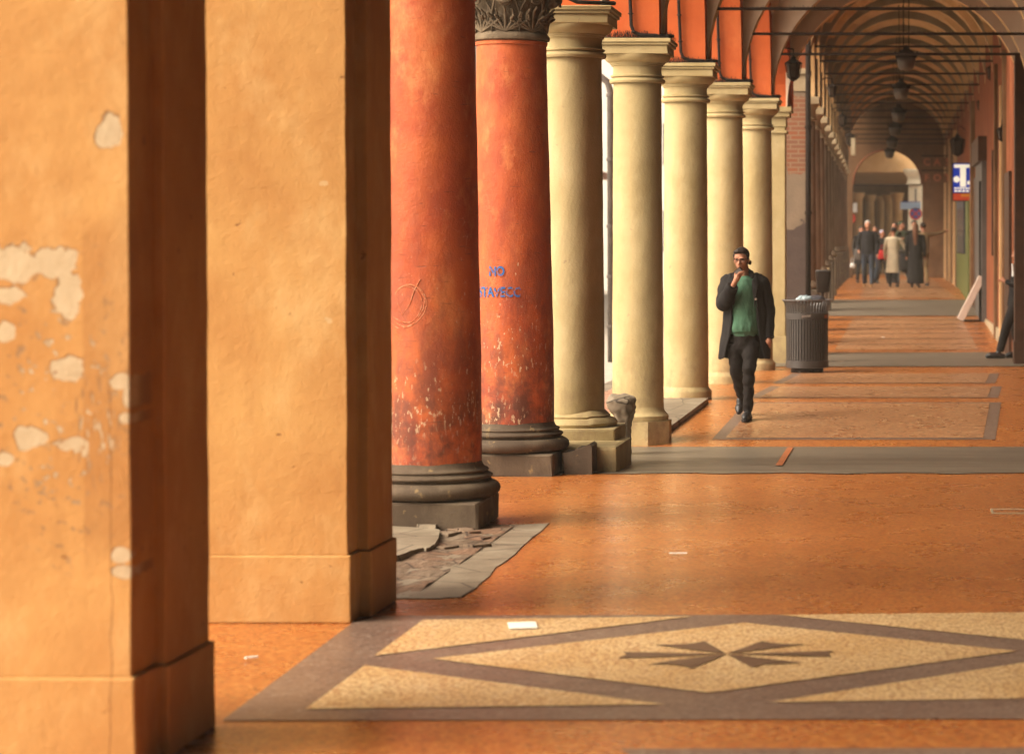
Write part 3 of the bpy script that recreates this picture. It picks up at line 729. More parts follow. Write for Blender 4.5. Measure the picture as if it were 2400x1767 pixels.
# cream column building
xlw = lambda y_: -3.135+.0466*(y_-22.85)+.27
yb_ = thing('arcade_house', (-2.9, 30, 3.9), 'orange house with pale cross arches above the cream columns', 'building')
P_ = [(-3.135+.0466*(yy-22.85), yy) for yy in ycol]+[(-2.30, 39.35)]
mb = MB()
for a, b in zip(P_[:-1], P_[1:-1]): arch_wall(mb, a, b, 3.902, .28, .54, 7.9, 28, 2.2)
arch_wall(mb, P_[-2], P_[-1], 3.902, .2, .54, 7.5, 16, .9)
mb.build('arch_wall', ['orange', 'orange'], yb_)
XR = 1.5; HA = 2.5
for i, yy in enumerate(ycol+[39.1]):
    mb = MB(); arch_wall(mb, (xlw(yy)-.02, yy), (XR, yy), 3.902, .02, .30, 6.7, 36); mb.build('cross_arch', ['pink', 'vault'], yb_)
yy_ = ycol+[39.1]; mb = MB()
for a, b in zip(yy_, yy_[1:]): groin(mb, lambda y_: xlw(y_)-.25, lambda y_: XR+.1, a, b, 3.9, HA, 16)
mb.build('vault', 'pink', yb_)
MB().box(-2.9, 1.7, 22.2, 39.3, 6.6, 7.5).build('upper_floor', 'orange', yb_)
MB().box(1.5, 1.9, 22.01, 39.2, -.2, 7.5).build('inner_wall', 'wood', yb_)  # hidden from view, kept dark to cut bounce light
mb = MB()
for i in (2, 3, 4):
    yy = ycol[i]; x0 = xlw(yy)+.10; mb2 = MB(); mb2.tube([(x0-.1, yy-.05, 4.55), (XR-.0, yy-.05, 4.55)], .018, 8, False)
    for k in range(150):
        xx = x0+(XR-.1-x0)*k/150; mb2.tube([(xx, yy-.05, 4.56), (xx+random.uniform(-.02, .02), yy-.05+random.uniform(-.03, .03), 4.56+random.uniform(.015, .03))], .0018, 4, False)
    mb2.build('tie_rod', 'rod', yb_)
# bird spikes and cables over the cream capitals
def spikes(X, Y, w, label):
    mb = MB()
    for k in range(130):
        xx = X-w+2*w*k/130; yy = Y-w+.05
        if k > 95: xx = X+w-.02; yy = Y-w+.05+(k-95)*.018
        mb.tube([(xx, yy, 3.90), (xx+random.uniform(-.035, .035), yy+random.uniform(-.03, .03), 3.90+random.uniform(.03, .085))], 0.003, 4, False)
    mb.box(X-w+.02, X+w, Y-w+.03, Y-w+.06, 3.901, 3.915); mb.box(X+w-.03, X+w, Y-w+.05, Y+w, 3.901, 3.915)
    tag(mb.build('bird_spikes', 'spike'), label, 'bird spikes', 'bird spike strips on the cream capitals')
names = ['the first', 'the second', 'the third', 'the fourth', 'the farthest']
for i in range(5):
    if i > 0: spikes(xcol[i], ycol[i], .36, f'black bird spikes on top of {names[i]} cream capital from the red columns')
    X, Y = xcol[i]+.02, ycol[i]-.30
    iy = lambda z: Y-.02-1.49*(1-sqrt(max(0, 1-(max(0, z-3.9)/2.2)**2)))
    mb = MB(); pts = [(X+.36, Y+.12, 3.935), (X+.2, Y, 3.93), (X+.05, Y-.01, 3.935), (X-.02, iy(3.96), 3.965)]
    pts += [(X-.05-.012*sin(z*3), iy(z), z) for z in (4.03, 4.15, 4.3, 4.45, 4.6, 4.75, 4.9, 5.05, 5.2)]
    mb.tube(pts, .019, 8)
    for k in range(3, 9, 2): mb.ball(pts[k], (.030, .030, .012), 6)
    tag(mb.build('cable', 'spike', None, True), f'black cable bending up the orange arch over {names[i]} cream column', 'cable', 'cables over the cream columns')

# brick pier, downpipe and dark cross arch between the buildings
Yb = 42.0
bp = thing('brick_pier', (-2.14, Yb, 0), 'brick pier with half its plaster fallen, behind the litter bin', 'pier')
MB().box(-2.33, -1.97, Yb, Yb+.6, .78, 4.32, .01).build('shaft', 'brick', bp)
MB().box(-2.40, -1.93, Yb-.05, Yb+.65, 0, .8, .02).build('base', 'cap', bp)
mb = MB(); mb.box(-2.35, -1.94, Yb-.02, Yb+.62, 4.32, 4.36, .005); mb.box(-2.33, -1.96, Yb-.005, Yb+.6, 4.361, 4.60, .005); mb.box(-2.39, -1.90, Yb-.06, Yb+.66, 4.601, 4.69, .01); mb.build('cornice', 'cap', bp)
MB().box(-2.6, -1.97, Yb+.05, Yb+.6, 4.69, 8.2).build('upper_wall', 'terra', bp)
dp = thing('downpipe', (-1.93, Yb-.06, 0), 'thin dark downpipe running down the corner of the brick pier', 'pipe')
MB().tube([(-1.925, Yb-.10, .05), (-1.925, Yb-.10, 5.2)], .045, 12, False).build('pipe', 'iron', dp, True)
for z in (.9, 2.3, 3.7, 4.9): MB().lathe([(.045, z), (.058, z+.005), (.058, z+.05), (.045, z+.055)], -1.925, Yb-.10, 16).build('clamp', 'iron', dp)

# far arcade
xl = lambda y_: -1.95-.0175*(y_-46)
xr = lambda y_: 1.32-.0155*(y_-46)
fb = thing('arcade_house', (-2.2, 60, 4.4), 'long brown vaulted house with many tie rods, beyond the brick pier', 'building')
yfar = [45.5+3.57*k for k in range(13)]
mb = MB(); arch_wall(mb, (-1.95, Yb+.32), (1.42, Yb+.32), 4.69, .02, .5, 8.2, 32); mb.build('cross_arch', ['brown', 'brown'], fb)
mb = MB(); arch_wall(mb, (xl(43)-.25, Yb+.6), (xl(yfar[0])-.22, yfar[0]), 4.42, .25, .4, 8.2, 16)
for a, b in zip(yfar, yfar[1:]): arch_wall(mb, (xl(a)-.22, a), (xl(b)-.22, b), 4.42, .25, .4, 8.2, 16)
mb.build('arch_wall', ['vault', 'vault'], fb)
for yy in yfar:
    mb = MB(); arch_wall(mb, (xl(yy)-.03, yy), (xr(yy)+.02, yy), 5.1, .02, .28, 7.1, 28); mb.box(xl(yy)-.03, xl(yy)+.02, yy-.14, yy+.14, 4.42, 5.098); mb.build('cross_arch', ['cap', 'vault'], fb)
mb = MB(); yv = [Yb+.5]+yfar
for a, b in zip(yv, yv[1:]): groin(mb, lambda y_: xl(y_)-.05, lambda y_: xr(y_)+.05, a, b, 5.1, 1.82, 14)
mb.build('vault', 'vault', fb)
mb = MB(); mb.add([(xl(42)-.4, 42.1, 7.2), (xr(42)+.6, 42.1, 7.2), (xr(89)+.6, 89, 7.2), (xl(89)-.4, 89, 7.2)], [(0, 1, 2, 3)]); mb.build('upper_floor', 'vault', fb)
for k, yy in enumerate(yfar):
    MB().tube([(xl(yy)-.02, yy-.25, 5.3), (xr(yy), yy-.25, 5.3)], .020, 8, False).build('tie_rod', 'rod', fb)
# inner (right) wall of the far arcade, with shopfronts as parts
mb = MB(); a, b = 39.2, 89
mb.prism([(xr(a), a, -.1), (xr(b), b, -.1), (xr(b)+.5, b, -.1), (xr(a)+.5, a, -.1)], (0, 0, 8.2)); mb.build('inner_wall', 'terra', fb)
def panel(name, mat, y0, y1, z0, z1, d=.05, inner=None):
    mb = MB(); mb.prism([(xr(y0)-d, y0, z0), (xr(y1)-d, y1, z0), (xr(y1)+.02, y1, z0), (xr(y0)+.02, y0, z0)], (0, 0, z1-z0))
    o = mb.build(name, mat, fb); return o
zl = lambda y_: zf(y_)
panel('skirting', 'cap', 43.3, 52, zl(43)-.05, zl(50)+.12, .035)
panel('pilaster', 'brown', 43.4, 43.8, 0, 5.1, .06); panel('pilaster', 'brown', 46.7, 47.1, 0, 5.1, .06)
panel('door', 'wood', 41.4, 43.0, 0, 3.0, .05); panel('wall_slot', 'wood', 48.6, 48.8, 1.6, 3.6, .03)
panel('pilaster', 'vault', 44.9, 45.2, 0, 4.6, .04)
panel('shutter', 'grey_door', 51.8, 55.4, zl(52), 3.5, .10); panel('awning_box', 'wood', 51.7, 55.6, 3.5, 4.0, .18)
panel('shutter', 'wood', 55.8, 57.8, zl(56), 3.3, .06)
panel('shopfront', 'green', 60, 70, zl(60)-.2, 3.4, .12); panel('shop_window', 'window', 62, 68, 1.6, 3.1, .16); panel('shop_door', 'brown', 70.6, 72, .4, 3.1, .10)
for yy in (58.6, 73.5, 76, 79.5, 82, 85): panel('pilaster', 'vault' if int(yy) % 2 else 'brown', yy, yy+.7, .3, 5.1, .10)
panel('shop_door', 'wood', 77, 79, .5, 3.2, .04); panel('shop_door', 'wood', 83, 84.6, .5, 3.2, .04)
# end wall with its arch
cX, rA, yE = -1.335, 1.19, 89.3
mb = MB(); arch_wall(mb, (cX-rA-.02, yE), (cX+rA+.02, yE), 3.92, .02, .4, 8.2, 32)
mb.box(xl(yE)-1.0, cX-rA-.02, yE-.2, yE+.2, .4, 8.2); mb.box(cX+rA+.02, xr(yE)+.6, yE-.2, yE+.2, .4, 8.2)
mb.build('end_wall', ['brown', 'terra'], fb)
mb = MB(); mb.tube([(cX-(rA)*cos(pi*i/24), yE-.23, 3.92+rA*sin(pi*i/24)) for i in range(25)], .035, 8, False); mb.build('arch_moulding', 'terra', fb)
MB().tube([(cX-rA, yE-.1, 3.9), (cX+rA, yE-.1, 3.9)], .02, 8, False).build('tie_rod', 'rod', fb)

# far columns
def far_column(k, yy):
    X = xl(yy)-.21; zb = zf(yy)
    t = thing('arcade_column', (X, yy, zb), f'brown arcade column', 'column', 'columns along the far arcade')
    MB().box(X-.27, X+.25, yy-.26, yy+.26, zb-.2, zb+.95, .03).build('pedestal', 'dstone', t)
    mb = MB(); mb.lathe([(.25, zb+.952), (.27, zb+1.0), (.24, zb+1.06), (.21, zb+1.1)]+[(.205-.02*q/8, zb+1.1+(4.0-zb-1.1)*q/8) for q in range(9)], X, yy, 28); mb.build('shaft', 'shaft', t, True, 40)
    mb = MB(); mb.lathe([(.185, 4.0), (.215, 4.01), (.215, 4.05), (.19, 4.06), (.20, 4.2), (.27, 4.29)], X, yy, 28); mb.box(X-.25, X+.27, yy-.26, yy+.26, 4.292, 4.418, .012); mb.build('capital', 'cap', t, True, 40)
    return t
ords = ['nearest', 'second', 'third', 'fourth', 'fifth', 'sixth', 'seventh', 'eighth', 'ninth', 'tenth', 'eleventh', 'twelfth', 'last']
for k, yy in enumerate(yfar):
    t = far_column(k, yy); t['label'] = f'brown column with pale capital, {ords[k]} past the brick pier on the street side'
# dark pier at the right edge
t = thing('wall_pier', (1.5, 38.7, 0), 'very dark wall pier at the right edge, hiding the leaning man\'s back', 'pier')
MB().box(1.345, 1.49, 38.7, 39.15, 0, 4.7, .008).build('shaft', 'wood', t); MB().box(1.33, 1.489, 38.67, 39.17, 0, .35, .008).build('base', 'wood', t)

# ------------------------------------------------------------------ beyond the end arch
eh = thing('arcade_house', (-1.5, 104, .6), 'shadowed arcade across the street, seen through the end arch', 'building')
for k, (xx, yy) in enumerate([(-3.25, 99), (-2.75, 103), (-2.35, 107), (-1.95, 110), (-1.55, 107), (-1.15, 103)]):
    MB().lathe([(.22, .5), (.20, 3.6), (.30, 3.9)], xx, yy, 16).build('column', 'vault', eh)
MB().box(-6, 3.5, 98, 98.5, 4.6, 9).build('wall', 'vault', eh); MB().box(-6, -1.5, 89.6, 97.9, 5.35, 5.6).build('added_ceiling', 'vault', eh); MB().box(-6, 3.5, 98.5, 125, 4.7, 4.9).build('ceiling', 'vault', eh)  # ceiling over the open crossing is added to shade it
MB().box(-6, 3.5, 124, 124.5, .4, 5).build('back_wall', 'brown', eh); MB().box(-4.3, -3.9, 98.6, 124, .4, 4.7).build('side_wall', 'brown', eh)
t = thing('round_column', (-.43, 96.5, .6), 'sunlit cream column across the street behind the no stopping sign', 'column')
MB().lathe([(.40, .5), (.38, .8), (.30, .9), (.27, 4.0)], -.37, 94.5, 32).build('shaft', 'facade2', t, True, 40)
MB().lathe([(.27, 4.0), (.36, 4.05), (.30, 4.2), (.32, 4.3), (.46, 4.5), (.46, 4.6)], -.37, 94.5, 32).build('capital', 'facade2', t, True, 40)
# opposite side of the street
for k, (y0, y1, mt, hgt, lb) in enumerate([(58, 86, 'facade', 8.5, 'pale plastered house across the street, glimpsed between the red columns'), (87, 110, 'facade', 4.6, 'low pale house on the far side of the street, mostly hidden by the red columns')]):
    t = thing('town_house', (-14, (y0+y1)/2, -.3), lb, 'building'); MB().box(-22, -14, y0, y1, -.3, hgt).build('wall', mt, t)
    yy = y0+2
    while yy < y1-2:
        for z in ((1.2, 4.9) if hgt > 6 else (1.2,)): 
            w = MB().box(-14.03, -13.97, yy, yy+1.1, z, z+1.9).build('window', 'window', t); MB().box(-13.985, -13.93, yy-.6, yy-.03, z, z+1.9).build('shutter', 'green', w)
        yy += 4.2
    MB().box(-22.3, -13.6, y0-.2, y1+.2, hgt+.002, hgt+.3).build('roof', 'terra', t)
t = thing('town_house', (-16, 118, -.3), 'white house added at the street end to whiten the gap beside the brown rain pipe', 'building')  # added so a sunlit white front fills the gap between columns
MB().box(-24, -8.5, 118, 126, -.3, 16).build('wall', 'facade', t); MB().box(-24.3, -8.2, 117.7, 126.3, 16.01, 16.4).build('roof', 'terra', t)
for z in (1.5, 5.5, 9.5): MB().box(-12.1, -11.2, 117.95, 118.02, z, z+1.9).build('window', 'window', t)
# rain pipe and rough stone between first two cream columns
Xq, Yq = -5.66, 46
t = thing('rain_pipe', (Xq, Yq, -.3), 'brown rain pipe with collars in the gap between first two cream columns', 'pipe')
MB().tube([(Xq, Yq, -.3), (Xq, Yq, 4.55), (Xq-.05, Yq, 4.72), (Xq-.22, Yq, 4.86), (Xq-.6, Yq, 4.9)], .062, 12, False).build('pipe', 'pipe', t, True)
for z in (.3, 1.2, 2.1, 4.45, 3.3): MB().lathe([(.062, z), (.078, z+.01), (.078, z+.06), (.062, z+.07)], Xq, Yq, 16).build('collar', 'pipe', t)
mb = MB()
for sgn in (0, 1):
    pass
mb.loft([((-2.90, 24.6, -.35), .055, .10, .7), ((-2.90, 24.6, .05), .05, .10, .7), ((-2.905, 24.6, .16), .085, .14, .6), ((-2.92, 24.6, .24), .12, .18, .6), ((-2.93, 24.6, .31), .13, .19, .5), ((-2.93, 24.6, .34), .12, .17, .5), ((-2.93, 24.6, .353), .10, .14, .6)], 28)
for i, v in enumerate(mb.v): mb.v[i] = (v[0]+random.uniform(-.006, .006), v[1]+random.uniform(-.006, .006), v[2]+random.uniform(-.006, .006))
so2 = rebuild(mb, 'stone_bollard', 'slab', None, .012, 2); crumple(so2, .02, 9, 1)
tag(so2, 'short weathered stone stump between the first two cream column bases', 'bollard')
mb = MB(); mb.prism([(-2.72, 26.9, zf(26.9)-.1), (-2.50, 29.4, zf(29.4)-.1), (-3.3, 29.4, zf(29.4)-.1), (-3.3, 26.9, zf(26.9)-.1)], (0, 0, .16)); tag(mb.build('stone_step', 'slab'), kind='structure')

# ------------------------------------------------------------------ lamps
def hanging_lantern(X, Y, zc, top, label):
    t = thing('hanging_lantern', (X, Y, zc), label, 'lantern', 'lanterns hanging along the far vault')
    mb = MB()
    for s_ in (-.045, .045): mb.tube([(X+s_, Y, zc+.17), (X+s_, Y, top)], .008, 6, False)
    mb.build('rod', 'iron', t)
    mb = MB(); mb.lathe([(.02, .24), (.05, .22), (.06, .17), (.11, .14), (.17, .08), (.185, .04), (.185, .02)], X, Y, 6, zc)
    for k in range(6):
        a = 2*pi*k/6; mb.tube([(X+.17*cos(a), Y+.17*sin(a), zc+.03), (X+.19*cos(a), Y+.19*sin(a), zc+.12)], .014, 6)
    mb.build('cap', 'iron', t)
    MB().lathe([(.165, .018), (.15, -.08), (.13, -.15), (.09, -.19), (.02, -.20)], X, Y, 24, zc).build('glass', 'glass_pale', t, True)
    return t
for i, (u, v, Y) in enumerate([(2124, 140, 44.0), (2112, 212, 52.9), (2106, 268, 61.5), (2098, 302, 69.0), (2091, 333, 78.0), (2085, 358, 87.0)]):
    hanging_lantern((u-CX)/F*Y, Y, CH+(HZ-v)*Y/F, 6.85, f'dark hanging lantern with pale bowl, {["closest and largest", "second from the viewer", "third from the viewer", "fourth from the viewer", "fifth from the viewer", "smallest, over the end arch"][i]}')
def bracket_lantern(X, Y, z, label, s=1.0, wallx=None, grp='bracket lanterns', glass='lampglass'):
    t = thing('bracket_lantern', (X, Y, z), label, 'lantern', grp)
    mb = MB(); mb.lathe([(.01, .24*s), (.03*s, .22*s), (.04*s, .19*s), (.13*s, .13*s), (.14*s, .11*s)], X, Y, 6, z); mb.lathe([(.09*s, -.10*s), (.05*s, -.14*s), (.01, -.16*s)], X, Y, 6, z)
    for k in range(6):
        a = 2*pi*k/6; mb.tube([(X+.13*s*cos(a), Y+.13*s*sin(a), z+.11*s), (X+.088*s*cos(a), Y+.088*s*sin(a), z-.10*s)], .008*s, 6)
    mb.build('frame', 'iron', t)
    MB().lathe([(.115*s, .108*s), (.08*s, -.098*s)], X, Y, 6, z).build('glass', glass, t)
    if wallx is not None: MB().tube([(wallx, Y, z+.30*s), ((wallx+X)/2, Y, z+.36*s), (X, Y, z+.34*s), (X, Y, z+.22*s)], .012, 6).build('bracket', 'iron', t)
    return t
def at(u, v, Y): return ((u-CX)/F*Y, Y, CH+(HZ-v)*Y/F)
p = at(1860, 168, 38.0); bracket_lantern(*p, 'six sided black lantern under the last orange arch beside the brick pier', .95, -2.25)
p = at(1950, 216, 50.5); bracket_lantern(*p, 'small dark lantern on the street side, above the second far column', .75, xl(50.5)-.05)
p = at(1974, 285, 59.5); bracket_lantern(*p, 'small dark lantern on the street side, above the fifth far column', .85, xl(59.5)-.05)
p = at(1992, 330, 69); bracket_lantern(*p, 'small dark lantern on the street side, midway down the far columns', 1.0, xl(69)-.05)
p = at(2349, 317, 43.5); bracket_lantern(*p, 'black lantern on the inner wall, above the leaning man', .75, xr(43.5))
p = at(2244, 346, 66); bracket_lantern(*p, 'large dark lantern above the blue tobacconist sign', 1.5, xr(66))
p = at(2360, 200, 47.2)
p = at(2325, 175, 50); bracket_lantern(*p, 'dark lantern high on the inner wall near the first tie rods', .9, xr(50))
p = at(2300, 250, 56); bracket_lantern(*p, 'dark lantern high on the inner wall between tie rods', .8, xr(56))
# wall spot box hung on street side and pale sign box
p = at(2000, 345, 66); t = thing('hanging_box_sign', p, 'small pale box sign hanging near the far capitals on the street side', 'sign')
MB().box(p[0]-.05, p[0]+.06, p[1]-.2, p[1]+.2, p[2]-.22, p[2]+.22, .01).build('panel', 'cap', t); MB().tube([(p[0]-.2, p[1], p[2]+.27), (p[0]+.1, p[1], p[2]+.27)], .015, 6).build('bracket', 'iron', t)

# ------------------------------------------------------------------ signs
Y = 60.0
def bx(u0, u1, v0, v1, Y, th, mat, name, parent, dy=0):
    a = at(u0, v1, Y); b = at(u1, v0, Y); return MB().box(a[0], b[0], Y+dy, Y+dy+th, a[2], b[2], .004).build(name, mat, parent)
t = thing('illuminated_sign', at(2258, 426, Y), 'lit blue box sign with a big white T, projecting from the inner wall', 'sign')
bx(2232, 2286, 382, 472, Y, .14, 'iron', 'housing', t, .01)
bx(2234, 2284, 384, 452, Y, .01, 'signblue', 'blue_panel', t, -.004); bx(2234, 2284, 454, 470, Y, .01, 'signred', 'red_band', t, -.004)
bx(2252, 2284, 455, 462, Y, .006, 'signorange', 'orange_band', t, -.012)
mb = MB(); a = at(2236, 392, Y); 
def rb(u0, u1, v0, v1): a = at(u0, v1, Y); b = at(u1, v0, Y); mb.box(a[0], b[0], Y-.014, Y-.005, a[2], b[2])
rb(2236, 2284, 386, 394); rb(2250, 2264, 394.2, 438); rb(2277, 2283.5, 394.2, 403)
p = at(2242, 421, Y); mb.lathe([(.075, 0), (.075, .01)], 0, 0, 20); n_ = 20
for i in range(len(mb.v)-40, len(mb.v)): v = mb.v[i]; mb.v[i] = (p[0]+v[0], Y-.014+v[2], p[2]+v[1])
p = at(2271, 429, Y); mb.lathe([(.048, 0), (.048, .01)], 0, 0, 20)
for i in range(len(mb.v)-40, len(mb.v)): v = mb.v[i]; mb.v[i] = (p[0]+v[0], Y-.014+v[2], p[2]+v[1])
q = [at(2277, 403, Y), at(2284, 403, Y), at(2281, 411, Y), at(2273, 414, Y)]; mb.prism([(a[0], Y-.014, a[2]) for a in q], (0, .009, 0))
for v0, n_ in ((439.5, 7), (446, 5)):
    for k in range(n_): rb(2237+k*45/n_, 2237+k*45/n_+45/n_*.72, v0, v0+4.2)
mb.build('lettering', 'signwhite', t)
MB().tube([at(2284, 378, 60.08), at(2300, 378, 60.08)], .02, 6).build('bracket', 'iron', t)
t2 = thing('letter_board', at(2185, 375, 80), 'faded boards of boxed capital letters reading CAS over FOT, above the crowd', 'sign')
for row, (v, tx) in enumerate(((381, 'CAS '), (418, 'FOT'))):
    for k, ch in enumerate(tx):
        u = 2172+k*24.5; a = at(u-10, v+11, 80); b = at(u+10, v-11, 80)
        o = MB().box(a[0], b[0], 80, 80.05, a[2], b[2], .005).build('letter_box', 'letterbox', t2)
        if ch != ' ':
            vs, fs = text_mesh(ch, .30, .006); p = at(u, v, 79.99); MB().add([(p[0]+w.x, 79.99, p[2]+w.y) for w in vs], fs).build('letter', 'lettering', o)
MB().tube([at(2160, 366, 80.06), at(2275, 366, 80.06)], .02, 6).build('rail', 'iron', t2)
MB().tube([at(2160, 400, 80.06), at(2275, 400, 80.06)], .02, 6).build('rail', 'iron', t2)
def disc(mb, p, r, th=.02, n=28):
    vs = [(p[0]+r*cos(2*pi*i/n), p[1], p[2]+r*sin(2*pi*i/n)) for i in range(n)]; mb.prism(vs, (0, th, 0))
# no stopping sign and blue street sign
Ys = 92.5; zg = .66
t = thing('road_sign', ((2146-CX)/F*Ys, Ys, zg), 'round red ringed blue road sign on a pole past the end arch', 'road sign')
p = at(2146, 501, Ys); MB().tube([(p[0], Ys+.06, zg), (p[0], Ys+.06, p[2]+.9)], .03, 8, False).build('pole', 'rim', t)
mb = MB(); disc(mb, p, .225); mb.build('rim', 'roadred', t); mb = MB(); disc(mb, (p[0], Ys-.012, p[2]), .175, .01); mb.build('face', 'roadblue', t)
mb = MB()
for s_ in (-1, 1): mb.box(p[0]-.17, p[0]+.17, Ys-.024, Ys-.014+.001*s_, p[2]-.02, p[2]+.02, 0, Matrix.Rotation(s_*pi/4, 3, 'Y'))
mb.build('cross', 'roadred', t)
t = thing('street_sign', at(2133, 483, Ys), 'pale blue horizontal direction sign above the round road sign', 'road sign')
bx(2110, 2158, 475, 491, Ys, .03, 'paleblue', 'face', t, .0); bx(2110, 2158, 472.5, 474.5, Ys, .03, 'roadblue', 'edge', t, 0)
t = thing('notice_sign', at(2000, 486, Ys), 'white square notice sign at the left of the end arch', 'road sign')
bx(1990, 2009, 476, 498, Ys-1, .02, 'white', 'face', t); MB().tube([at(1992, 520, Ys-.9), at(1992, 440, Ys-.9)], .025, 8, False).build('pole', 'iron', t)
t = thing('road_sign', ((1992-CX)/F*Ys, Ys, zg), 'red rimmed white round road sign at the left of the end arch', 'road sign')
p = at(1992, 512, Ys); MB().tube([(p[0], Ys+.06, zg), (p[0], Ys+.06, p[2]+.4)], .03, 8, False).build('pole', 'rim', t)
mb = MB(); disc(mb, p, .20); mb.build('rim', 'roadred', t); mb = MB(); disc(mb, (p[0], Ys-.012, p[2]), .10, .01); mb.build('face', 'white', t)
mb = MB(); bx(1987, 1996, 530, 553, Ys, .02, 'white', 'plate', t)
# leaning board
t = thing('leaning_board', (.9, 52, zf(52)), 'pinkish board tilted against the inner wall below the lit sign', 'board')
mb = MB(); Rm = Matrix.Rotation(radians(27), 3, 'Y'); mb.box(-.07, .07, -.28, .28, 0, .98, .01)
mb.v = [tuple(Vector((.70, 52.1, zf(52)+.04))+Rm@Vector(v)) for v in mb.v]; mb.build('panel', 'board', t)
MB().box(.78, 1.10, 51.95, 52.3, zf(52)+.005, zf(52)+.03, .004).build('foot_rail', 'iron', t)
MB().tube([(1.1, 52.1, zf(52)), (1.1, 52.1, 3.1)], .02, 8, False).build('prop_pole', 'iron', t)

# ------------------------------------------------------------------ litter bin
Bx, By = -1.685, 36.3
t = thing('litter_bin', (Bx, By, 0), 'slatted dark metal litter bin with flared top beside the last cream column', 'litter bin')
mb = MB(); mb.lathe([(.23, 0), (.23, .06), (.26, .065)], Bx, By, 40); mb.build('foot', 'iron', t, True, 40)
mb = MB(); mb.lathe([(.285, .065), (.305, .07), (.305, .17), (.285, .175)], Bx, By, 56); mb.build('bottom_band', 'binm', t, True, 40)
mb = MB(); mb.lathe([(.275, .07), (.275, .80)], Bx, By, 48); mb.build('liner', 'iron', t, True, 40)
mb = MB()
for k in range(44):
    a = 2*pi*k/44; R_ = Matrix.Rotation(a, 3, 'Z')
    b_ = MB().box(.281, .298, -.013, .013, .17, .76, .003); mb.add([Vector((Bx, By, 0))+R_@Vector(v) for v in b_.v], b_.f)
mb.build('slats', 'binm', t)
mb = MB(); mb.lathe([(.285, .755), (.304, .757), (.306, .84), (.288, .842)], Bx, By, 56); mb.build('middle_band', 'binm', t, True, 40)
mb = MB()
for k in range(44):
    a = 2*pi*k/44; R_ = Matrix.Rotation(a, 3, 'Z'); pr = [(.296, .84), (.297, .89), (.305, .94), (.322, .985), (.345, 1.02)]
    vs = []; 
    for r, z in pr: vs += [(r-.004, -.013, z), (r+.004, -.013, z), (r+.004, .013, z), (r-.004, .013, z)]
    fs = [(4*j+a_, 4*j+(a_+1) % 4, 4*j+4+(a_+1) % 4, 4*j+4+a_) for j in range(4) for a_ in range(4)]
    mb.add([Vector((Bx, By, 0))+R_@Vector(v) for v in vs], fs)
mb.build('flared_slats', 'binm', t)
mb = MB(); mb.tube([(Bx+.35*cos(a*2*pi/48), By+.35*sin(a*2*pi/48), 1.025) for a in range(49)], .009, 8, False); mb.build('rim', 'rim', t, True)
def curved_plate(a0, a1, z0, z1, r, n=8):
    m_ = MB(); vs = [(Bx+r*cos(a0+(a1-a0)*i/n), By+r*sin(a0+(a1-a0)*i/n), z) for i in range(n+1) for z in (z0, z1)]; m_.add(vs, [(2*i, 2*i+2, 2*i+3, 2*i+1) for i in range(n)]); return m_
curved_plate(-.62, -.35, .775, .815, .3085).build('sticker', 'redline', t)
mb = MB(); a0 = -1.75
mb.tube([(Bx+.309*cos(a0+k*.035), By+.309*sin(a0+k*.035), .795+(.012 if k % 2 else -.010)+k*.001) for k in range(12)], .004, 5); mb.build('maker_script', 'board', t)
mb = MB()
rng = random.Random(3)
mb.ball((Bx-.03, By-.08, 1.035), (.12, .10, .055), 12)
for i, v in enumerate(mb.v): mb.v[i] = tuple(Vector(v)+Vector([rng.uniform(-.012, .012) for _ in range(3)]))
tag(mb.build('plastic_bag', 'bag', None, True, 25), 'crumpled pale blue plastic bag on top of the litter bin', 'bag')
mb = MB(); mb.ball((Bx+.11, By+.02, 1.04), (.15, .13, .05), 12)
for i, v in enumerate(mb.v): mb.v[i] = tuple(Vector(v)+Vector([rng.uniform(-.01, .01) for _ in range(3)]))
tag(mb.build('rubbish_bag', 'bag2', None, True, 25), 'dark rubbish bag bulging from the right of the litter bin', 'bag')
# small black box bin on the pillar
p = at(1929, 660, 44.3); t = thing('wall_litter_box', p, 'small black rounded litter box fixed low on the first far column', 'litter box')
mb = MB(); mb.loft([((p[0], p[1], p[2]-.19), .09, .09, .6), ((p[0], p[1], p[2]-.17), .11, .10, .5), ((p[0], p[1], p[2]+.15), .135, .12, .5), ((p[0], p[1], p[2]+.18), .13, .115, .5)], 24); mb.build('body', 'iron', t, True, 40)
MB().loft([((p[0], p[1], p[2]+.182), .14, .125, .5), ((p[0], p[1], p[2]+.20), .12, .11, .5)], 24).build('lid', 'binm', t)
MB().tube([(p[0]-.02, p[1]+.15, zf(44)), (p[0]-.02, p[1]+.15, p[2]+.1)], .025, 8).build('post', 'iron', t)
# scraps and floor hatch
def scrap(u, v, a, b, lb, rot=.2):
    q = FP(u, v); mb = MB(); mb.box(q.x-a, q.x+a, q.y-b, q.y+b, q.z+.012, q.z+.018, 0, Matrix.Rotation(rot, 3, 'Z')); tag(mb.build('paper_scrap', 'paper'), lb, 'litter', 'scraps of paper on the floor')
scrap(1222, 1474, .07, .10, 'white paper scrap lying on the pale mosaic panel'); scrap(1588, 1303, .055, .012, 'narrow white scrap on plain orange floor beyond the mosaic', .05)
scrap(1876, 874, .02, .03, 'tiny white scrap at the foot of the litter bin'); scrap(2070, 792, .02, .05, 'tiny white scrap on the lined floor left of the leaning board'); scrap(585, 1550, .03, .01, 'thin white sliver on orange floor between the two piers', .6)
q = FP(2365, 1200); mb = MB(); 
for a in ((-.13, .3, -.16, -.13), (-.13, .3, .13, .16), (-.13, -.115, -.13, .13)): mb.box(q.x+a[0], q.x+a[1], q.y+a[2], q.y+a[3], q.z+.002, q.z+.006)
tag(mb.build('floor_hatch_frame', 'cap'), 'thin pale rectangular metal frame let into the orange floor at right', 'hatch')

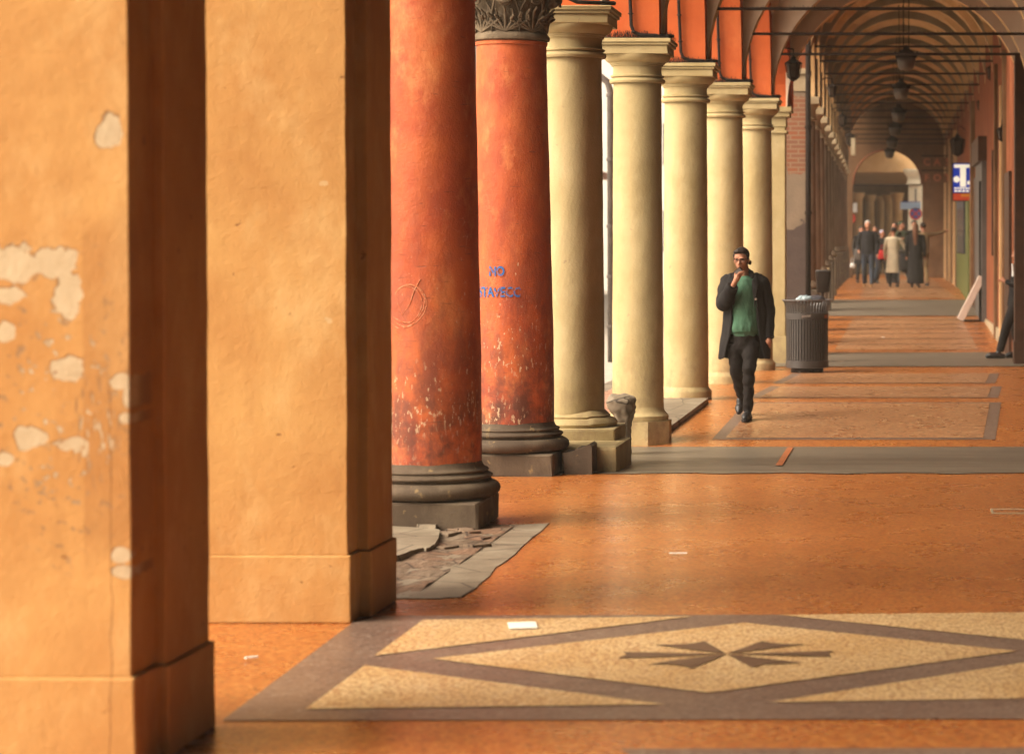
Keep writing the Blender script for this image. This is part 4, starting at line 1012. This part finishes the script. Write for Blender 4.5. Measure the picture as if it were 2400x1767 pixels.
# ------------------------------------------------------------------ people
def V(*a): return Vector(a)
def head(mb, c, s=1.0, yaw=0.0, tilt=0.0):
    """face looks along -y before yaw; c = centre of the skull"""
    R_ = Matrix.Rotation(yaw, 3, 'Z')@Matrix.Rotation(tilt, 3, 'X')
    q = lambda x, y, z: V(*c)+R_@V(x*s, y*s, z*s)
    mb.ball(q(0, .012, .028), (.076*s, .096*s, .092*s), 14, R_)
    mb.ball(q(0, -.030, -.035), (.060*s, .064*s, .080*s), 12, R_)
    mb.ball(q(0, -.060, -.090), (.026*s, .026*s, .024*s), 8, R_)
    mb.tube([q(0, -.088, .010), q(0, -.104, -.022), q(0, -.112, -.036)], [.009*s, .012*s, .015*s], 8)
    for sx in (-1, 1):
        mb.ball(q(sx*.014, -.098, -.038), (.010*s, .012*s, .008*s), 6, R_)
        mb.ball(q(sx*.081, .008, -.012), (.010*s, .019*s, .032*s), 8, R_)
        mb.ball(q(sx*.043, -.066, -.020), (.022*s, .022*s, .020*s), 8, R_)
        mb.tube([q(sx*.014, -.088, .024), q(sx*.034, -.090, .029), q(sx*.056, -.074, .022)], .008*s, 6)
    mb.tube([q(-.024, -.083, -.060), q(0, -.093, -.058), q(.024, -.083, -.060)], .0065*s, 6)
    mb.tube([q(-.020, -.082, -.070), q(0, -.091, -.071), q(.020, -.082, -.070)], .0075*s, 6)
    return q
def finger(mb, base, dirs, ln, r=.0085):
    pts = [V(*base)]; 
    for d, l in zip(dirs, ln): pts.append(pts[-1]+V(*d).normalized()*l)
    mb.tube(pts, [r, r*.97, r*.9, r*.8][:len(pts)], 8)
Yo = 28.0; Xo = (365*.2724+1640-CX)/F*Yo; Zo = zf(Yo)+.0
mx = lambda x: Xo+(x-365)*.001272
mz = lambda y: Zo+.0+(1560-y)*.001272
man = thing('person', (Xo, Yo, Zo), 'man in open black coat and green jumper walking with a phone at his mouth', 'person')
b = MB()
hc = V(mx(362), Yo-.04, mz(178))
q = head(b, hc, 1.0, -.22, .12)
b.tube([(mx(375), Yo+.01, mz(245)), (mx(378), Yo+.04, mz(330))], [.058, .065], 14)
b.loft([((mx(380), Yo+.04, mz(325)), .06, .05), ((mx(382), Yo+.03, mz(355)), .13, .075), ((mx(385), Yo+.02, mz(450)), .14, .09), ((mx(388), Yo+.02, mz(640)), .12, .08), ((mx(385), Yo+.02, mz(800)), .13, .09), ((mx(380), Yo+.02, mz(880)), .13, .09)], 24)
Lk = V(mx(310), Yo+.02, mz(1130)); La = V(mx(330), Yo+.30, mz(1390))
Rk = V(mx(432), Yo-.14, mz(1120)); Ra = V(mx(418), Yo-.05, mz(1470))
b.tube([(mx(318), Yo+.02, mz(860)), Lk, La, V(mx(325), Yo+.30, mz(1470))], [.062, .040, .030, .030], 14)
b.tube([(mx(440), Yo+.0, mz(860)), Rk, Ra, V(mx(410), Yo-.08, mz(1530))], [.062, .040, .030, .030], 14)
# his right arm (image left) up to the mouth
Sh = V(mx(232), Yo+.03, mz(350)); El = V(mx(208), Yo-.10, mz(560)); Wr = V(mx(318), Yo-.27, mz(372))
b.tube([V(mx(310), Yo+.03, mz(355)), Sh, El, Wr], [.04, .040, .034, .027], 12)
pm = V(mx(338), Yo-.285, mz(338))
b.tube([Wr, pm, V(mx(350), Yo-.28, mz(318))], [.027, .034, .030], 10)
for k in range(4):      # fingers wrap the phone from below, seen from the knuckle side
    bs = V(mx(330+k*13), Yo-.300+.006*k, mz(334-k*3)); finger(b, bs, [(.35, -.25, .9), (.55, .25, .75), (.5, .75, .35)], [.040-.003*abs(k-1), .026, .020], .0088)
finger(b, (mx(322), Yo-.27, mz(350)), [(-.15, .2, 1), (.1, .3, 1)], [.040, .032], .0098)
# hanging arm
Sh2 = V(mx(535), Yo+.03, mz(350)); El2 = V(mx(588), Yo+.05, mz(610)); Wr2 = V(mx(594), Yo-.03, mz(850))
b.tube([V(mx(455), Yo+.03, mz(355)), Sh2, El2, Wr2], [.04, .040, .034, .027], 12)
b.tube([Wr2, V(mx(592), Yo-.04, mz(885))], [.026, .036], 10)
for k in range(4):
    bs = V(mx(573+k*13), Yo-.05+.008*k, mz(893-2*abs(k-1.5))); finger(b, bs, [(-.12, -.15, -1), (-.25, .1, -1), (-.45, .35, -.8)], [.034-.003*abs(k-1), .024, .018], .0085)
finger(b, (mx(568), Yo-.06, mz(872)), [(-.5, -.3, -1), (-.15, -.1, -1)], [.035, .028], .0095)
rebuild(b, 'body', 'skin', man, .0055, 3)
# hair, ears' black earphone, glasses, phone
h = MB(); R_ = Matrix.Rotation(-.22, 3, 'Z')@Matrix.Rotation(.12, 3, 'X')
h.ball(q(0, .026, .045), (.083, .096, .088), 16, R_)
h.tube([q(-.055, -.056, .085), q(-.01, -.072, .100), q(.05, -.058, .092)], [.020, .026, .022], 10)
h.tube([q(-.078, -.02, .05), q(-.078, -.01, .0)], [.014, .010], 8); h.tube([q(.078, -.02, .05), q(.078, -.01, .0)], [.014, .010], 8)
h.ball(q(.0, .07, -.03), (.066, .045, .06), 10, R_)
ho = rebuild(h, 'hair', 'hair', man, .007, 2)
hm = MB(); hm.ball(q(.088, .02, -.045), (.016, .026, .022), 8, R_); hm.tube([q(.086, .05, -.03), q(.07, .10, -.05), q(0, .115, -.055)], .012, 8); hm.build('headphone', 'iron', man, True)
gl = MB()
for sx in (-1, 1):
    pts = [q(sx*.034+.026*cos(a*pi/8)*1.05, -.104, .004+.019*sin(a*pi/8)) for a in range(17)]; gl.tube(pts, .0026, 6, False)
    gl.tube([q(sx*.060, -.102, .010), q(sx*.082, -.02, .008)], .0026, 6)
gl.tube([q(-.008, -.106, .008), q(.008, -.106, .008)], .0026, 6)
go = gl.build('glasses', 'spike', man, True)
ey = MB()
for sx in (-1, 1): ey.ball(q(sx*.033, -.083, .003), (.012, .010, .007), 8, R_)
ey.build('eyes', 'hair', man, True)
ph = thing('phone', (mx(345), Yo-.31, mz(290)), 'small dark phone held at the walking man\'s mouth', 'phone')
mb = MB(); mb.box(-.036, .036, -.006, .006, -.058, .058, .004); Rp = Matrix.Rotation(radians(52), 3, 'Y')@Matrix.Rotation(radians(35), 3, 'X')
mb.v = [tuple(V(mx(348), Yo-.235, mz(285))+Rp@Vector(v)) for v in mb.v]; mb.build('case', 'iron', ph)
mb = MB(); mb.box(-.030, .030, -.0075, -.0062, -.05, .05); mb.v = [tuple(V(mx(348), Yo-.235, mz(285))+Rp@Vector(v)) for v in mb.v]; mb.build('screen', 'rim', ph)
# jumper
j = MB(); j.loft([((mx(385), Yo+.0, mz(325)), .075, .075), ((mx(388), Yo+.0, mz(348)), .14, .10), ((mx(390), Yo-.0, mz(400)), .165, .118), ((mx(392), Yo-.005, mz(520)), .158, .122), ((mx(392), Yo-.01, mz(660)), .158, .125), ((mx(388), Yo-.015, mz(760)), .170, .138), ((mx(386), Yo-.012, mz(800)), .166, .134), ((mx(385), Yo-.0, mz(815)), .150, .118), ((mx(385), Yo, mz(838)), .150, .118)], 40)
for i, v in enumerate(j.v):
    a = math.atan2(v[1]-Yo, v[0]-mx(388)); w = 1+.020*sin(9*a+v[2]*11)*(1 if v[2] < mz(700) else .35)+.008*sin(17*a); j.v[i] = (mx(388)+(v[0]-mx(388))*w, Yo+(v[1]-Yo)*w, v[2])
crumple(rebuild(j, 'jumper', 'knit', man, .009, 1), .008, 9, .45)
# trousers
tr = MB(); tr.loft([((mx(384), Yo+.0, mz(815)), .150, .112), ((mx(382), Yo+.01, mz(880)), .165, .120), ((mx(380), Yo+.01, mz(950)), .160, .115), ((mx(380), Yo+.01, mz(985)), .10, .08)], 24)
def leg(hx, K, A, sd_):
    pts = []; rad = []
    H_ = V(mx(hx), Yo, mz(900))
    for i in range(8): t_ = i/8; pts.append(H_.lerp(K, t_)); rad.append(.100-.030*t_)
    for i in range(11): t_ = i/10; pts.append(K.lerp(A, t_)); rad.append(.068-.018*t_+.004*sin(i*2.3+sd_)*(1 if i > 5 else .5))
    tr.tube(pts, rad, 18, False)
leg(312, Lk, V(mx(338), Yo+.30, mz(1372)), 0); leg(442, Rk, V(mx(416), Yo-.05, mz(1480)), 2)
for i, v in enumerate(tr.v): tr.v[i] = (v[0]+.005*sin(v[2]*42+v[0]*20), v[1]+.005*sin(v[2]*37), v[2])
crumple(rebuild(tr, 'trousers', 'denim', man, .009, 2), .007, 10, 1.3, 4)
# shoes
def shoe(A, tip, name='shoe', scale=1.0, mat='shoe', parent=man, up=V(0, 0, 1)):
    """A = ankle, tip = toe tip (both world); builds one shoe with a sole"""
    s_ = MB(); A = V(*A); tip = V(*tip); ax = (tip-A); ax.z = 0; ax.normalize(); heel = A-ax*.07*scale
    d = (tip-heel); L = d.length
    hz = tip.z
    s_.tube([A+V(0, 0, .02), A-V(0, 0, .03)], [.042*scale, .044*scale], 12)
    s_.tube([heel+V(0, 0, -.055*scale), heel.lerp(tip, .45)+V(0, 0, -.015*scale), heel.lerp(tip, .75), tip-ax*.02], [.044*scale, .052*scale, .050*scale, .036*scale], 12)
    o_ = rebuild(s_, name, mat, parent, .009, 2); return o_
shoe((mx(328), Yo+.30, mz(1415)), (mx(322), Yo+.20, mz(1500)))
shoe((mx(414), Yo-.06, mz(1492)), (mx(400), Yo-.25, mz(1533)))
mb = MB()
mb.loft([((mx(402), Yo-.18, mz(1562)), .044, .115, .8), ((mx(402), Yo-.18, mz(1548)), .046, .120, .8)], 24); mb.build('sole', 'sole', man)
mb = MB(); mb.lathe([(.043, mz(1375)), (.045, mz(1368)), (.043, mz(1360))], mx(336), Yo+.30, 18); mb.build('sock', 'sock', man)
# coat: body shell open at the front, sleeves, collar
ct = MB(); ringsC = [(335, 378, .17, .10, .72), (345, 382, .215, .115, .66), (375, 385, .225, .130, .60), (450, 388, .225, .140, .58), (560, 390, .225, .145, .60), (700, 392, .235, .150, .60), (820, 392, .250, .155, .66), (930, 388, .268, .165, .78), (1000, 385, .275, .170, .88), (1030, 386, .278, .172, .92)]
n = 56; vs = []; fs = []
for jn, (yy, xx, a_, b_, gp) in enumerate(ringsC):
    for k in range(n+1):
        tt = -pi/2+gp+(2*pi-2*gp)*k/n
        fold = 1+.030*sin(tt*7+yy*.004)*max(0, (yy-500)/530)+.010*sin(tt*13+yy*.02)
        ex = 1.0
        vs.append((mx(xx)+a_*cos(tt)*fold, Yo+.02+b_*sin(tt)*fold*ex, mz(yy)+(.012*sin(tt*5) if jn == len(ringsC)-1 else 0)))
for jn in range(len(ringsC)-1):
    for k in range(n): a = jn*(n+1)+k; fs.append((a, a+1, a+n+2, a+n+1))
ct.add(vs, fs)
o = ct.build('tmpc', 'black', man); so_ = o.modifiers.new('s', 'SOLIDIFY'); so_.thickness = .014; so_.offset = 0
sb = o.modifiers.new('b', 'SUBSURF'); sb.levels = 2; sb.render_levels = 2
dg = bpy.context.evaluated_depsgraph_get(); me = bpy.data.meshes.new_from_object(o.evaluated_get(dg))
cs = MB(); cs.add([v.co+Vector(man.location) for v in me.vertices], [tuple(p.vertices) for p in me.polygons]); bpy.data.objects.remove(o)
# sleeves and shoulders
def sleeve(P, R, seed):
    pts = []; rad = []
    for i in range(len(P)-1):
        for k in range(7): t_ = k/7; pts.append(P[i].lerp(P[i+1], t_)); rad.append((R[i]+(R[i+1]-R[i])*t_)*(1+.05*sin(len(pts)*1.9+seed)))
    pts.append(P[-1]); rad.append(R[-1]); cs.tube(pts, rad, 18, False)
sleeve([V(mx(310), Yo+.03, mz(345)), V(mx(238), Yo+.03, mz(372)), V(mx(212), Yo-.09, mz(555)), V(mx(300), Yo-.245, mz(400))], [.07, .088, .086, .062], 0)
sleeve([V(mx(455), Yo+.03, mz(345)), V(mx(530), Yo+.03, mz(372)), V(mx(590), Yo+.05, mz(610)), V(mx(596), Yo-.02, mz(858))], [.07, .084, .070, .058], 3)
cs.ball((mx(212), Yo-.09, mz(555)), (.085, .085, .085), 10)
# collar and lapels
cs.tube([V(mx(305), Yo-.075, mz(385)), V(mx(318), Yo-.03, mz(300)), V(mx(350), Yo+.07, mz(268)), V(mx(400), Yo+.08, mz(262)), V(mx(440), Yo-.0, mz(290)), V(mx(462), Yo-.09, mz(400))], [.012, .028, .026, .026, .030, .014], 10)
for x0_, sx in ((300, -1), (478, 1)):
    cs.prism([(mx(x0_), Yo-.128, mz(600)), (mx(x0_-sx*22), Yo-.115, mz(360)), (mx(x0_+sx*10), Yo-.095, mz(310)), (mx(x0_+sx*45), Yo-.105, mz(400)), (mx(x0_+sx*28), Yo-.125, mz(430))], (0, .012, 0))
crumple(rebuild(cs, 'coat', 'black', man, .0075, 1), .011, 7, .6, 2)
MB().ball((mx(490), Yo-.150, mz(518)), (.013, .006, .013), 8).build('badge', 'board', man, True)

def figure(X, Y, H, label, top, bottom, hairm, facing=0, long_coat=0, arm=None, hairlen=0, grp='people far down the arcade', shoes='shoe', stride=.12, bag=None, hat=None):
    """simple dressed person for the far distance; facing 0 = towards the camera, pi = away"""
    zb = zf(Y); t_ = thing('person', (X, Y, zb), label, 'person', grp); s = H/1.75
    R_ = Matrix.Rotation(facing, 3, 'Z'); q_ = lambda x, y, z: V(X, Y, zb)+R_@V(x*s, y*s, z*s)
    def pts(*a): return [q_(*p) for p in a]
    armL = arm or [(-.20, 0, 1.42), (-.25, .02, 1.13), (-.25, -.08, .88)]; armR = [(.20, 0, 1.42), (.25, .02, 1.13), (.25, -.08, .88)]
    b = MB(); head(b, q_(0, 0, 1.64), s, facing)
    b.tube(pts((0, .01, 1.56), (0, .02, 1.45)), [.05*s, .055*s], 10); b.tube(pts((0, .01, 1.40), (0, .01, 1.2), (0, .01, .98)), [.08*s, .08*s, .09*s], 12)
    for A_ in (armL, armR):
        b.tube(pts((A_[0][0]*.5, A_[0][1], A_[0][2]), *A_), [.03*s, .03*s, .03*s, .024*s], 8)
        e = q_(*A_[-1]); d = (q_(*A_[-1])-q_(*A_[-2])).normalized(); b.tube([e, e+d*.07*s], [.028*s, .032*s], 8)
        for k in range(4): 
            sd2 = d.orthogonal().normalized(); f0 = e+d*.08*s+sd2*(k-1.5)*.015*s; b.tube([f0, f0+d*.05*s], .008*s, 5)
        b.tube([e+d*.03*s, e+d*.06*s+d.orthogonal().normalized()*.035*s], .009*s, 5)
    lg = [((-.09, 0, .95), (-.10, -.03, .5), (-.10, stride, .10)), ((.09, 0, .95), (.10, -.05, .5), (.10, -stride, .08))]
    for l in lg: b.tube(pts(*l), [.06*s, .035*s, .03*s], 8)
    rebuild(b, 'body', 'skin', t_, .014, 2)
    h = MB(); h.ball(q_(0, .025, 1.685), (.085*s, .10*s, .088*s), 10, R_)
    if hairlen: h.tube(pts((0, .05, 1.68), (0, .085, 1.55), (0, .10, 1.56-hairlen)), [.08*s, .085*s, .06*s], 10)
    rebuild(h, 'hair', hat or hairm, t_, .016, 1)
    c = MB(); c.loft([(q_(0, .01, z), a*s, b_*s) for z, a, b_ in [(1.49, .07, .06), (1.45, .16, .10), (1.38, .19, .12), (1.15, .175, .125), (.98, .18, .13), (.88, .19, .135)]], 20)
    if long_coat:
        lo = long_coat; c.loft([(q_(0, .01, z), a*s, b_*s) for z, a, b_ in [(.98, .18, .13), (.85, .20, .15), ((.85+lo)/2, .215, .17), (lo, .235, .19)]], 20)
    for A_ in (armL, armR): c.tube(pts((A_[0][0]*.6, A_[0][1], A_[0][2]), *A_), [.07*s, .065*s, .055*s, .042*s], 10)
    rebuild(c, 'coat', top, t_, .016, 2)
    c = MB(); c.loft([(q_(0, .01, z), a*s, b_*s) for z, a, b_ in [(1.0, .15, .11), (.9, .17, .12), (.82, .12, .09)]], 16)
    for l in lg: c.tube(pts(*l), [.095*s, .068*s, .052*s], 10, False)
    rebuild(c, 'trousers', bottom, t_, .016, 2)
    for l in lg:
        e = l[2]; c = MB(); c.tube(pts((e[0], e[1]+.04, .045), (e[0], e[1]-.08, .045), (e[0], e[1]-.16, .035)), [.04*s, .042*s, .03*s], 8); c.build('shoe', shoes, t_, True)
    return t_
def fx(u, Y): return (u-CX)/F*Y
figure(fx(2034, 69.5), 69.5, 1.80, 'grey haired man in dark jacket and jeans walking towards the camera in the far crowd', 'navy', 'jeans', 'grey_hair', 0, 0, [(-.20, 0, 1.42), (-.27, .03, 1.13), (-.24, -.16, .98)], shoes='tan', stride=.24)
figure(fx(2094, 69.8), 69.8, 1.62, 'woman in a long cream quilted coat seen from behind', 'cream', 'black', 'hair', pi, .42, [(-.20, 0, 1.40), (-.34, -.05, 1.15), (-.52, -.12, .98)], stride=.03)
figure(fx(2146, 68.5), 68.5, 1.70, 'woman in an ankle length black coat with long brown hair, beside the stroller', 'black', 'black', 'brown_hair', pi, .12, None, .35, stride=.02)
figure(fx(2163, 71.5), 71.5, 1.76, 'person in a beige top pointing one arm out to the right', 'beige', 'beige', 'hair', pi+.3, 0, [(-.20, 0, 1.42), (-.42, -.05, 1.45), (-.66, -.08, 1.52)])
figure(fx(2068, 76), 76, 1.58, 'pedestrian in a pale cap, between the grey haired man and the cream coat', 'navy', 'black', 'lilac', .5, 0, [(-.20, 0, 1.42), (-.30, .06, 1.16), (-.20, -.12, 1.02)], hat='lilac', stride=.22)
figure(fx(2052, 78), 78, 1.72, 'dark haired pedestrian just behind the grey haired man\'s shoulder', 'navy', 'jeans', 'hair', -.5, 0, stride=.25)
figure(fx(2019, 77), 77, 1.70, 'pedestrian in a dark coat at the left edge of the far crowd', 'black', 'navy', 'hair', .3, .6)
figure(fx(2113, 78), 78, 1.86, 'tall person in olive green behind the cream coated woman', 'greenc', 'black', 'greenc', .9, 0, [(-.20, 0, 1.42), (-.36, .02, 1.2), (-.30, -.2, 1.25)], stride=.2)
figure(fx(2098, 80), 80, 1.84, 'tall dark haired person partly hidden behind the cream coated woman\'s head', 'brown', 'black', 'hair', -.8, 0, stride=.2)
figure(fx(2143, 80), 80, 1.90, 'dark haired person whose head shows below the round road sign', 'black', 'black', 'hair', .2, .6)
# red bag, grey bag, white bag carried in the crowd
def bag(u, v, Y, w, h_, mat, label):
    p = at(u, v, Y); t_ = thing('carrier_bag', p, label, 'bag'); mb = MB(); mb.loft([((p[0], p[1], p[2]-h_/2), w*.5, .07, .5), ((p[0], p[1], p[2]), w*.52, .09, .5), ((p[0], p[1], p[2]+h_/2), w*.38, .04, .5)], 16); mb.build('pouch', mat, t_, True, 50)
    mb = MB(); mb.tube([(p[0]-w*.25, p[1], p[2]+h_/2), (p[0]-.03, p[1], p[2]+h_/2+.14), (p[0]+.03, p[1], p[2]+h_/2+.14), (p[0]+w*.25, p[1], p[2]+h_/2)], .008, 6); mb.build('handle', mat, t_)
bag(2069, 597, 75.2, .28, .26, 'redc', 'bright red bag carried just left of the cream coated woman'); bag(2010, 596, 74, .22, .32, 'grey_door', 'grey bag carried at the left edge of the crowd'); bag(1998, 622, 74, .15, .14, 'white', 'small white carrier bag near the column bases')
# stroller between the two women
p = V(fx(2122, 69), 69, zf(69)); t = thing('stroller', p, 'small dark stroller between the cream coat and the black coat', 'stroller')
mb = MB(); mb.loft([((p.x, p.y, p.z+.42), .10, .14, .7), ((p.x, p.y, p.z+.50), .17, .24, .7), ((p.x, p.y+.02, p.z+.78), .17, .26, .7), ((p.x, p.y+.08, p.z+.92), .12, .14, .8)], 20); mb.build('seat_pod', 'black', t, True, 50)
mb = MB()
for sx in (-.17, .17): mb.tube([(p.x+sx, p.y-.28, p.z+.10), (p.x+sx, p.y+.05, p.z+.5), (p.x+sx, p.y-.3, p.z+1.0)], .014, 6); mb.tube([(p.x+sx, p.y+.3, p.z+.1), (p.x+sx, p.y+.0, p.z+.5)], .014, 6)
mb.tube([(p.x-.17, p.y-.3, p.z+1.0), (p.x+.17, p.y-.3, p.z+1.0)], .018, 6); mb.build('frame', 'rim', t)
for sx in (-.19, .19):
    for sy in (-.28, .3):
        mb = MB(); mb.tube([(p.x+sx-.015, p.y+sy, p.z+.10), (p.x+sx+.015, p.y+sy, p.z+.10)], .085, 18, False); mb.build('wheel', 'iron', t)

# leaning man at the right
Yl = 40.6; lm = thing('person', (1.3, Yl, 0), 'man in dark suit leaning back on the dark pier at right, one foot forward', 'person')
b = MB(); head(b, (1.475, Yl, 1.67), 1.0, -pi/2, .1)
b.tube([(1.50, Yl, 1.58), (1.53, Yl, 1.46)], [.055, .06], 10); b.tube([(1.53, Yl, 1.42), (1.50, Yl, 1.2), (1.47, Yl, .98)], [.08, .09, .08], 12)
b.tube([(1.46, Yl-.08, .95), (1.28, Yl-.08, .53), (1.16, Yl-.08, .10)], [.06, .04, .03], 10); b.tube([(1.48, Yl+.10, .95), (1.42, Yl+.1, .5), (1.46, Yl+.1, .10)], [.06, .04, .03], 10)
b.tube([(1.53, Yl-.17, 1.42), (1.40, Yl-.2, 1.17), (1.27, Yl-.12, 1.22)], [.05, .042, .026], 10)
hd = V(1.27, Yl-.12, 1.22); b.tube([hd, hd+V(-.06, .03, .03)], [.026, .034], 8)
for k in range(4): finger(b, hd+V(-.07, .03+.012*(k-1.5), .04-.008*k), [(-1, .2, .1), (-.6, .4, -.6), (.1, .3, -1)], [.03, .022, .016])
finger(b, hd+V(-.03, 0, .05), [(-.7, 0, .8), (-1, .1, .2)], [.03, .025], .0095)
rebuild(b, 'body', 'skin', lm, .009, 2)
b = MB(); b.ball((1.495, Yl, 1.715), (.10, .085, .085), 12); b.ball((1.53, Yl, 1.66), (.06, .075, .07), 10); rebuild(b, 'hair', 'hair', lm, .01, 1)
b = MB(); b.tube([(1.52, Yl, 1.44), (1.51, Yl, 1.3), (1.48, Yl, 1.1), (1.44, Yl, .84)], [.15, .165, .16, .155], 18)
b.tube([(1.53, Yl-.15, 1.42), (1.40, Yl-.2, 1.17), (1.29, Yl-.13, 1.22)], [.08, .068, .045], 12); b.tube([(1.55, Yl+.15, 1.42), (1.6, Yl+.2, 1.15), (1.55, Yl+.2, .9)], [.08, .065, .045], 12); rebuild(b, 'jacket', 'black', lm, .011, 2)
b = MB(); b.tube([(1.46, Yl-.07, .95), (1.28, Yl-.08, .53), (1.17, Yl-.08, .12)], [.11, .078, .062], 14, False); b.tube([(1.47, Yl+.08, .95), (1.42, Yl+.1, .5), (1.46, Yl+.1, .10)], [.11, .075, .06], 14, False); rebuild(b, 'trousers', 'denim', lm, .011, 2)
b = MB(); b.tube([(1.37, Yl-.05, 1.50), (1.39, Yl-.08, 1.32)], [.012, .03], 8); b.build('shirt', 'white', lm, True)
shoe((1.15, Yl-.08, .10), (.95, Yl-.10, .045), parent=lm); shoe((1.46, Yl+.1, .10), (1.27, Yl+.08, .045), parent=lm)

# ------------------------------------------------------------------ air
hz = bpy.data.materials.new('haze_air'); hz.use_nodes = True; hz.node_tree.nodes.clear()
ho_ = hz.node_tree.nodes.new('ShaderNodeOutputMaterial'); pv = hz.node_tree.nodes.new('ShaderNodeVolumePrincipled')
pv.inputs['Color'].default_value = (.97, .84, .68, 1); pv.inputs['Density'].default_value = .0011
hz.node_tree.links.new(pv.outputs[0], ho_.inputs['Volume']); MT['haze'] = hz
tag(MB().box(-310, 310, -210, 510, -2, 22).build('haze', 'haze'), kind='stuff')
